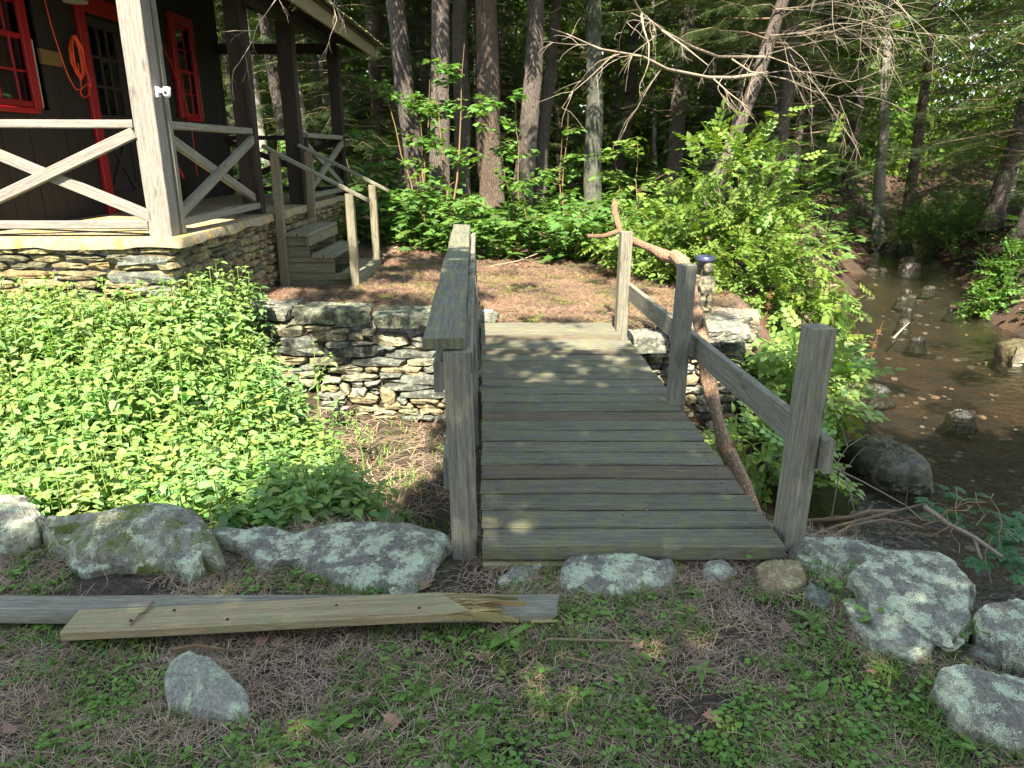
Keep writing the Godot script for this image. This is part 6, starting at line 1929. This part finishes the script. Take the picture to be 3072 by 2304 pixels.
func shrub(called: String, label: String, c: Vector3, r: Vector3, stems: int, n: int, mesh: Mesh, m: Material, s0: float, s1: float, g := "") -> void:
	var t := thing(called, label, "shrub", c, g)
	var sd := rf(0, 99)
	for k in stems:
		var mb := MB.new()
		var an := rf(0, TAU)
		var e := Vector3(cos(an) * r.x * rf(0.2, 0.8), r.y * rf(0.9, 1.6), sin(an) * r.z * rf(0.2, 0.8))
		fork(mb, Vector3(rf(-0.2, 0.2), -0.05, rf(-0.2, 0.2)), e.normalized(), e.length() * 0.8, 0.014, 1, -0.02)
		put(t, "stem", mb.mesh(), M.twig)
	var xf := []
	var co := []
	var tries := 0
	while xf.size() < n and tries < n * 8:
		tries += 1
		var u := rv(1.0)
		if u.length() > 1.0 or u.length() < 0.35: continue
		var lump := 1.0 + 0.55 * nz.get_noise_3d(u.x * 1.7 + sd, u.y * 1.7, u.z * 1.7)
		var p := Vector3(u.x * r.x, (u.y + 0.95) * r.y, u.z * r.z) * lump
		if c.y + p.y < gy(c.x + p.x, c.z + p.z) + 0.03: continue
		var d := (Vector3(u.x, u.y * 0.35, u.z) + Vector3(0, -0.02, 0) + rv(0.75)).normalized()
		xf.append(Transform3D(basis_to(d, jitter_up(0.5)).scaled(Vector3.ONE * rf(s0, s1)), p))
		var q := rf(0.75, 1.2)
		co.append(Color(q * rf(0.88, 1.15), q, q * rf(0.75, 1.1)))
	many(t, "foliage", mesh, m, xf, co)

func make_broadleaf() -> void:
	var mb := MB.new()
	maple_leaf(mb, Vector3(0.35, 0, 0), Vector3.RIGHT, Vector3.UP, 1.0)
	mb.col = Color(1.4, 0.8, 0.6)
	var w := Vector3(0, 0, 0.008)
	mb.tri3(-w, w, Vector3(0.4, 0.03, 0))
	G.maple = mb.mesh()
	G.sprig = sprig_mesh(4, 0.075, 0.046)
	G.sprig_fine = sprig_mesh(6, 0.04, 0.016)
	sapling("tall thin maple sapling in front of the grey pines", -0.88, -11.6, 3.2, 2, 0.9, 260, 0.10, M.maple)
	sapling("maple sapling beside the porch steps", -1.35, -11.3, 1.2, 2, 0.8, 120, 0.11, M.maple)
	sapling("maple sapling spreading before the leaning trunk", -1.6, -12.6, 2.6, 3, 1.2, 380, 0.10, M.maple)
	sapling("bushy maple behind the end of the handrail", -0.75, -11.0, 0.8, 3, 0.7, 130, 0.11, M.maple)
	sapling("low maple at the terrace's back edge", 0.05, -11.0, 0.75, 2, 0.7, 90, 0.10, M.maple)
	sapling("slim maple with one bare stake like stem", 0.25, -11.3, 1.3, 1, 0.5, 50, 0.11, M.maple)
	sapling("bright maple left of the forked dead branch", 1.0, -10.9, 0.85, 3, 0.8, 170, 0.10, M.maple)
	sapling("maple with a lifted spray of sunny leaves behind the dead branch", 1.9, -11.4, 2.0, 2, 0.9, 200, 0.10, M.shrub)
	sapling("upright maple left of the shrub", 1.55, -10.6, 1.0, 3, 0.8, 170, 0.10, M.maple)
	sapling("thin maple crossing the dark pair of trunks", 0.1, -12.2, 2.6, 2, 1.2, 230, 0.10, M.maple)
	sapling("climbing vine like sapling right of the dark pair", 0.75, -12.4, 2.2, 2, 0.7, 180, 0.08, M.maple)
	sapling("maple at the porch's far corner", -2.35, -13.2, 1.7, 2, 1.0, 170, 0.11, M.maple)
	sapling("maple clump under the pale silver trunk", -4.6, -14.6, 1.7, 3, 1.2, 200, 0.11, M.maple)
	sapling("maple clump filling the gap behind the railing end", -3.2, -13.8, 1.3, 3, 1.1, 190, 0.11, M.shrub)
	# the sunny shrub and its neighbours
	var g := "leafy shrubs along the brook"
	shrub("leafy_shrub", "big sunny shrub with small oval leaves between statue and brook", Vector3(2.85, -0.3, -9.3), Vector3(1.05, 0.66, 0.8), 9, 640, G.sprig, M.shrub, 0.8, 1.3, g)
	shrub("leafy_shrub", "tall loose shrub reaching up towards the dead limbs", Vector3(3.1, 0.55, -9.9), Vector3(0.9, 0.78, 0.6), 8, 250, G.sprig, M.shrub, 0.9, 1.5, g)
	shrub("leafy_shrub", "shrub arching out over the water", Vector3(3.55, -0.75, -8.9), Vector3(0.62, 0.5, 0.6), 5, 260, G.sprig, M.shrub, 0.8, 1.3, g)
	shrub("leafy_shrub", "lower shrub behind the statue", Vector3(2.15, 0.0, -9.8), Vector3(0.95, 0.45, 0.6), 5, 380, G.sprig, M.shrub, 0.7, 1.2, g)
	shrub("leafy_shrub", "pale broad leaved weed clump against the sunny wall end", Vector3(2.85, -0.8, -6.6), Vector3(0.42, 0.36, 0.5), 6, 130, G.sprig, M.weed, 1.0, 1.7, g)
	shrub("leafy_shrub", "weed clump in the nook below the wall, behind the near post", Vector3(2.2, -0.98, -5.6), Vector3(0.42, 0.2, 0.5), 4, 150, G.sprig, M.weed, 0.8, 1.3, g)
	shrub("leafy_shrub", "pale weeds at the bank foot right of the bridge", Vector3(2.75, -0.95, -7.3), Vector3(0.4, 0.28, 0.5), 4, 130, G.sprig, M.shrub, 0.8, 1.4, g)
	shrub("leafy_shrub", "light green plant on the gravel edge of the far bank", Vector3(8.5, -1.15, -12.4), Vector3(0.36, 0.24, 0.36), 4, 80, G.sprig, M.maple, 1.0, 1.6, g)
	shrub("leafy_shrub", "plant above the light green one on the far bank", Vector3(9.9, -1.05, -13.8), Vector3(0.6, 0.4, 0.6), 4, 130, G.sprig, M.maple, 1.0, 1.6, g)
	shrub("leafy_shrub", "fine leaved shrub in shade on the right bank", Vector3(12.0, -0.9, -20.5), Vector3(1.6, 0.5, 1.5), 5, 420, G.sprig_fine, M.maple, 1.6, 2.6, g)
	shrub("leafy_shrub", "fine leaved shrub further up the right bank", Vector3(14.5, -0.6, -24.0), Vector3(1.8, 0.5, 1.8), 5, 380, G.sprig_fine, M.maple, 1.8, 2.8, g)
	# creeper over the near bank
	var cr := thing("creeper", "dark green five leaved creeper spilling over the bank slabs", "plant", Vector3(2.1, 0, -2.75))
	var five := MB.new()
	for k in 5:
		var an := (k - 2) * 0.62
		five.col = Color.WHITE * rf(0.85, 1.15)
		leaf(five, Vector3(0.06, 0, 0), Vector3(cos(an), 0.05, sin(an)), Vector3.UP, 0.075 * (1.0 - 0.14 * absf(k - 2)), 0.034, 0.25, 0.15)
	five.col = Color(1.2, 0.8, 0.6)
	five.tri3(Vector3(0, 0, -0.001), Vector3(0, 0, 0.001), Vector3(0.065, 0, 0))
	var xf := []
	for k in 230:
		var x := rf(-0.30, 0.8)
		var z := rf(-0.75, 0.75)
		if x < -0.15 + 0.35 * absf(z + 0.1): continue
		var y := maxf(gy(2.1 + x, -2.75 + z), -0.12 - 0.3 * maxf(0, x)) + rf(0.03, 0.16)
		var an := rf(0, TAU)
		xf.append(Transform3D(basis_to(Vector3(cos(an), rf(-0.3, 0.2), sin(an)), jitter_up(0.3)).scaled(Vector3.ONE * rf(0.7, 1.25)), Vector3(x, y, z)))
	many(cr, "foliage", five.mesh(), M.creeper, xf)
	for k in 8:
		var vn := MB.new()
		var a := Vector3(rf(-0.1, 0.5), 0.06, rf(-0.5, 0.5))
		tube(vn, bend(a, a + Vector3(rf(-0.6, -0.2), rf(-0.02, 0.05), rf(0.1, 0.7)), 6, 0.03), taper(0.003, 0.0015, 7), 4)
		put(cr, "vine", vn.mesh(), M.vine)
	# grass by the brook
	var long := grass_tuft(60, 0.42, 0.10)
	for q in [[2.9, -6.2, "grass tuft overhanging the brook beside the mossy boulder", 1.0], [3.15, -6.7, "grass tuft at the bank foot behind the mossy boulder", 1.0], [1.75, -4.6, "soft grass clump beside the bridge post under the deck edge", 0.7], [1.7, -5.2, "soft grass clump round the foot of the dead branch", 0.8], [1.95, -4.2, "grass clump between deck and stick heap", 0.6], [2.3, -5.3, "grass clump behind the tall near post", 0.8]]:
		var o := put(self, "grass_tuft", long, M.grass, Transform3D(Basis(Vector3.UP, rf(0, TAU)).scaled(Vector3.ONE * q[3]), Vector3(q[0], maxf(gy(q[0], q[1]), -1.1), q[1])))
		tag(o, q[2], "grass")
	# two rusty dock seed heads
	for q in [[2.55, -7.2, 0.85, "rusty dock stalk standing over the sunny wall end"], [3.9, -7.9, 1.05, "rusty dock stalk leaning over the brook before the shrub"]]:
		var t := thing("dock_plant", q[3], "plant", Vector3(q[0], gy(q[0], q[1]), q[1]))
		var st := MB.new()
		var pts := bend(Vector3.ZERO, Vector3(0.2 if q[0] > 3 else 0.02, q[2], 0.1), 8, 0.015)
		tube(st, pts, taper(0.006, 0.002, 9), 5)
		put(t, "stem", st.mesh(), M.vine)
		var sx := []
		for k in 150:
			var f := rf(0.5, 1.0)
			var i := mini(int(f * 8), 7)
			sx.append(Transform3D(Basis.from_euler(rv(3.0)).scaled(Vector3.ONE * rf(0.5, 1.0)), pts[i] + rv(0.03)))
		many(t, "seeds", lathe([[0.0, -0.006], [0.006, 0.0], [0.0, 0.006]], 5), M.seed, sx)
	# the low green of the wood's edge
	var low := []
	for v in 3:
		var lm := MB.new()
		for k in 9:
			var an := rf(0, TAU)
			var c := Vector3(rf(-0.2, 0.2), rf(0.05, 0.38), rf(-0.2, 0.2))
			lm.col = Color(1.2, 1.0, 0.6)
			if k < 4: tube(lm, [Vector3(c.x * 0.3, 0, c.z * 0.3), c], [0.003, 0.002], 3)
			var q := rf(0.75, 1.2)
			lm.col = Color(q * rf(0.85, 1.15), q, q * rf(0.75, 1.1))
			maple_leaf(lm, c, Vector3(cos(an), rf(-0.35, 0.15), sin(an)), jitter_up(0.3), rf(0.10, 0.16))
		low.append(lm.mesh())
	scatter("undergrowth", "low leafy undergrowth along the edge of the wood", low, M.maple, 2400, -7.0, 3.0, -15.0, -10.7, 0.6, 1.8, 3, 0.7, 1.2)
	scatter("undergrowth", "thin undergrowth inside the wood", low, M.maple, 2600, -14.0, 18.0, -32.0, -14.0, 1.0, 2.2, 3, 0.6, 1.2)
	scatter("undergrowth", "ferny undergrowth on the right bank of the brook", low, M.maple, 520, 7.5, 15.0, -18.0, -9.5, 0.6, 1.3, 3, 0.6, 1.1)
	scatter("leaf_litter", "brown leaves on the right bank of the brook", [dry_leaf(), dry_leaf()], M.dry, 900, 7.5, 16.0, -20.0, -9.5, 1.2, 2.0, 0, 0.6, 1.8)
	# far leafy wood: closes the view
	var cl := MB.new()
	for k in 34:
		var an := rf(0, TAU)
		var q := rf(0.6, 1.3)
		cl.col = Color(q * rf(0.8, 1.25), q, q * rf(0.6, 1.1))
		leaf(cl, rv(0.6), Vector3(cos(an), rf(-0.6, 0.2), sin(an)), jitter_up(0.6), rf(0.16, 0.3), rf(0.10, 0.18), 0.3)
	G.clump = cl.mesh()
	var fx := []
	var fc := []
	for k in 8200:
		var z := -30.0 - 32.0 * pow(rng.randf(), 1.4)
		var x := rf(-0.85, 0.95) * -z
		if stream_d(x, z).x < 0.5: continue
		var y := gy(x, z) + pow(rng.randf(), 1.3) * 14.0
		fx.append(Transform3D(Basis.from_euler(rv(3.0)).scaled(Vector3.ONE * rf(1.0, 1.9)), Vector3(x, y, z)))
		var q := rf(0.6, 1.3)
		fc.append(Color(q * rf(0.85, 1.25), q, q * 0.9))
	many(self, "far_woods", G.clump, M.far, fx, fc).set_meta("label", "far leafy wood closing off the view")

# ---------------------------------------------------------------- trees behind the camera whose shade lies on lawn and bridge
func shaded(x: float, z: float) -> float:                    # 1 where the photograph shows shade on the ground
	var n := nz.get_noise_2d(x * 1.1 + 5, z * 1.1) + 0.6 * nz.get_noise_2d(x * 2.9, z * 2.9 + 33)
	var s := 0.0
	var far := -4.9 + 0.2 * n
	if x < -0.5: far = lerpf(-4.9, -2.95, ss(-0.5, -1.7, x)) + 0.12 * n
	if x > 1.3: far = lerpf(-4.9, -5.6, ss(1.3, 3.0, x)) + 0.25 * n
	if x > 4.2: far = -6.3 + 0.5 * n
	if z > far: s = 1.0
	elif z > far - 1.2 and x > -0.7: s = 0.6 * ss(-0.25, 0.25, n)
	if x < -1.95 and z < -2.8: s = 0.0
	if z < -6.6 and x > -2.2: s = 0.75 * ss(0.05, 0.3, nz.get_noise_2d(x * 0.8 + 5, z * 1.4) + 0.5 * nz.get_noise_2d(x * 2.6, z * 2.6 + 33) - 0.28 * ss(-1.2, 0.6, x))
	return s

func make_shade_trees() -> void:
	var cl := MB.new()
	for k in 26:
		var an := rf(0, TAU)
		leaf(cl, rv(0.17), Vector3(cos(an), rf(-0.6, 0.2), sin(an)), jitter_up(0.5), rf(0.09, 0.14), rf(0.06, 0.09), 0.2)
	var mesh := cl.mesh()
	var spots := [Vector3(-2.8, 0, 6.2), Vector3(2.9, 0, 5.6), Vector3(6.6, 0, 3.5)]
	var names := ["broad leaved tree behind the viewer, shading the left of the lawn", "broad leaved tree behind the viewer, shading the footbridge", "broad leaved tree leaning over the brook, shading the near water"]
	var sets := [[], [], []]
	for k in 14500:
		var gx := rf(-5.5, 8.0)
		var gz := rf(-11.0, 2.5)
		if rng.randf() > shaded(gx, gz): continue
		var h := rf(5.2, 9.5)
		var p := Vector3(gx, 0, gz) + SUN * (h / SUN.y)
		var best := 0
		for i in 3:
			if Vector2(p.x, p.z).distance_to(Vector2(spots[i].x, spots[i].z)) < Vector2(p.x, p.z).distance_to(Vector2(spots[best].x, spots[best].z)): best = i
		sets[best].append(p)
	for i in 3:
		var b: Vector3 = spots[i]
		b.y = gy(b.x, b.z) - 0.1
		var t := thing("shade_tree", names[i], "tree", b, "trees behind the viewer")
		var mb := MB.new()
		tube(mb, bend(Vector3.ZERO, Vector3(rf(-0.3, 0.3), 9.0, rf(-0.5, 0.2)), 14, 0.06), taper(0.24, 0.07, 15), 14, 0.12, 4.0 * i, 1)
		put(t, "trunk", mb.mesh(), M.bark)
		var xf := []
		for p in sets[i]: xf.append(Transform3D(Basis.from_euler(rv(3.0)), p - b))
		many(t, "crown", mesh, M.maple, xf)
		for k in 7:
			if sets[i].size() == 0: break
			var lm := MB.new()
			var e: Vector3 = sets[i][rng.randi() % sets[i].size()] - b
			tube(lm, bend(Vector3(0, rf(4.0, 6.5), 0), e, 5, 0.12), taper(0.06, 0.012, 6), 6)
			put(t, "limb", lm.mesh(), M.bark)

func _ready() -> void:
	rng.seed = 20240
	nz.seed = 3
	nz.frequency = 1.0
	var cam := Camera3D.new()
	cam.fov = 56.0
	cam.near = 0.05
	cam.far = 400.0
	cam.position = Vector3(0, 1.64, 0)
	cam.rotation_degrees = Vector3(-17.84, 0, 0)
	add_child(cam)
	cam.current = true
	var env := Environment.new()
	env.background_mode = Environment.BG_SKY
	var sm := ProceduralSkyMaterial.new()
	sm.sky_top_color = Color(0.68, 0.75, 0.83)
	sm.sky_horizon_color = Color(0.95, 0.95, 0.92)
	sm.sky_curve = 0.18
	sm.ground_bottom_color = Color(0.20, 0.20, 0.16)
	sm.ground_horizon_color = Color(0.55, 0.58, 0.55)
	sm.sun_angle_max = 4.0
	var sky := Sky.new()
	sky.sky_material = sm
	env.sky = sky
	env.background_energy_multiplier = 0.66
	env.tonemap_mode = Environment.TONE_MAPPER_LINEAR
	env.tonemap_exposure = 4.7
	env.sdfgi_enabled = true
	env.ssao_enabled = true
	env.ssil_enabled = true
	var we := WorldEnvironment.new()
	we.environment = env
	add_child(we)
	var sun := DirectionalLight3D.new()
	sun.light_energy = 1.6
	sun.light_color = Color(1.0, 0.95, 0.86)
	sun.light_angular_distance = 0.5
	sun.shadow_enabled = true
	add_child(sun)
	sun.look_at_from_position(SUN * 20.0, Vector3.ZERO, Vector3.UP)
	make_materials()
	for k in 14: stones.append(stone_variant(900 + k))
	var nl := MB.new()
	tube(nl, [Vector3(0, -0.004, 0), Vector3(0, 0.0012, 0)], [0.0045, 0.004], 7)
	G.nail = nl.mesh(true)
	make_ground()
	make_terrace_wall()
	make_bridge()
	make_cabin()
	make_steps()
	make_rocks()
	make_brook_rocks()
	make_planks()
	make_driftwood()
	make_statue()
	make_small_things()
	make_twigs()
	make_forest()
	make_broadleaf()
	make_shade_trees()
	make_bed()
	make_litter()
#MORE
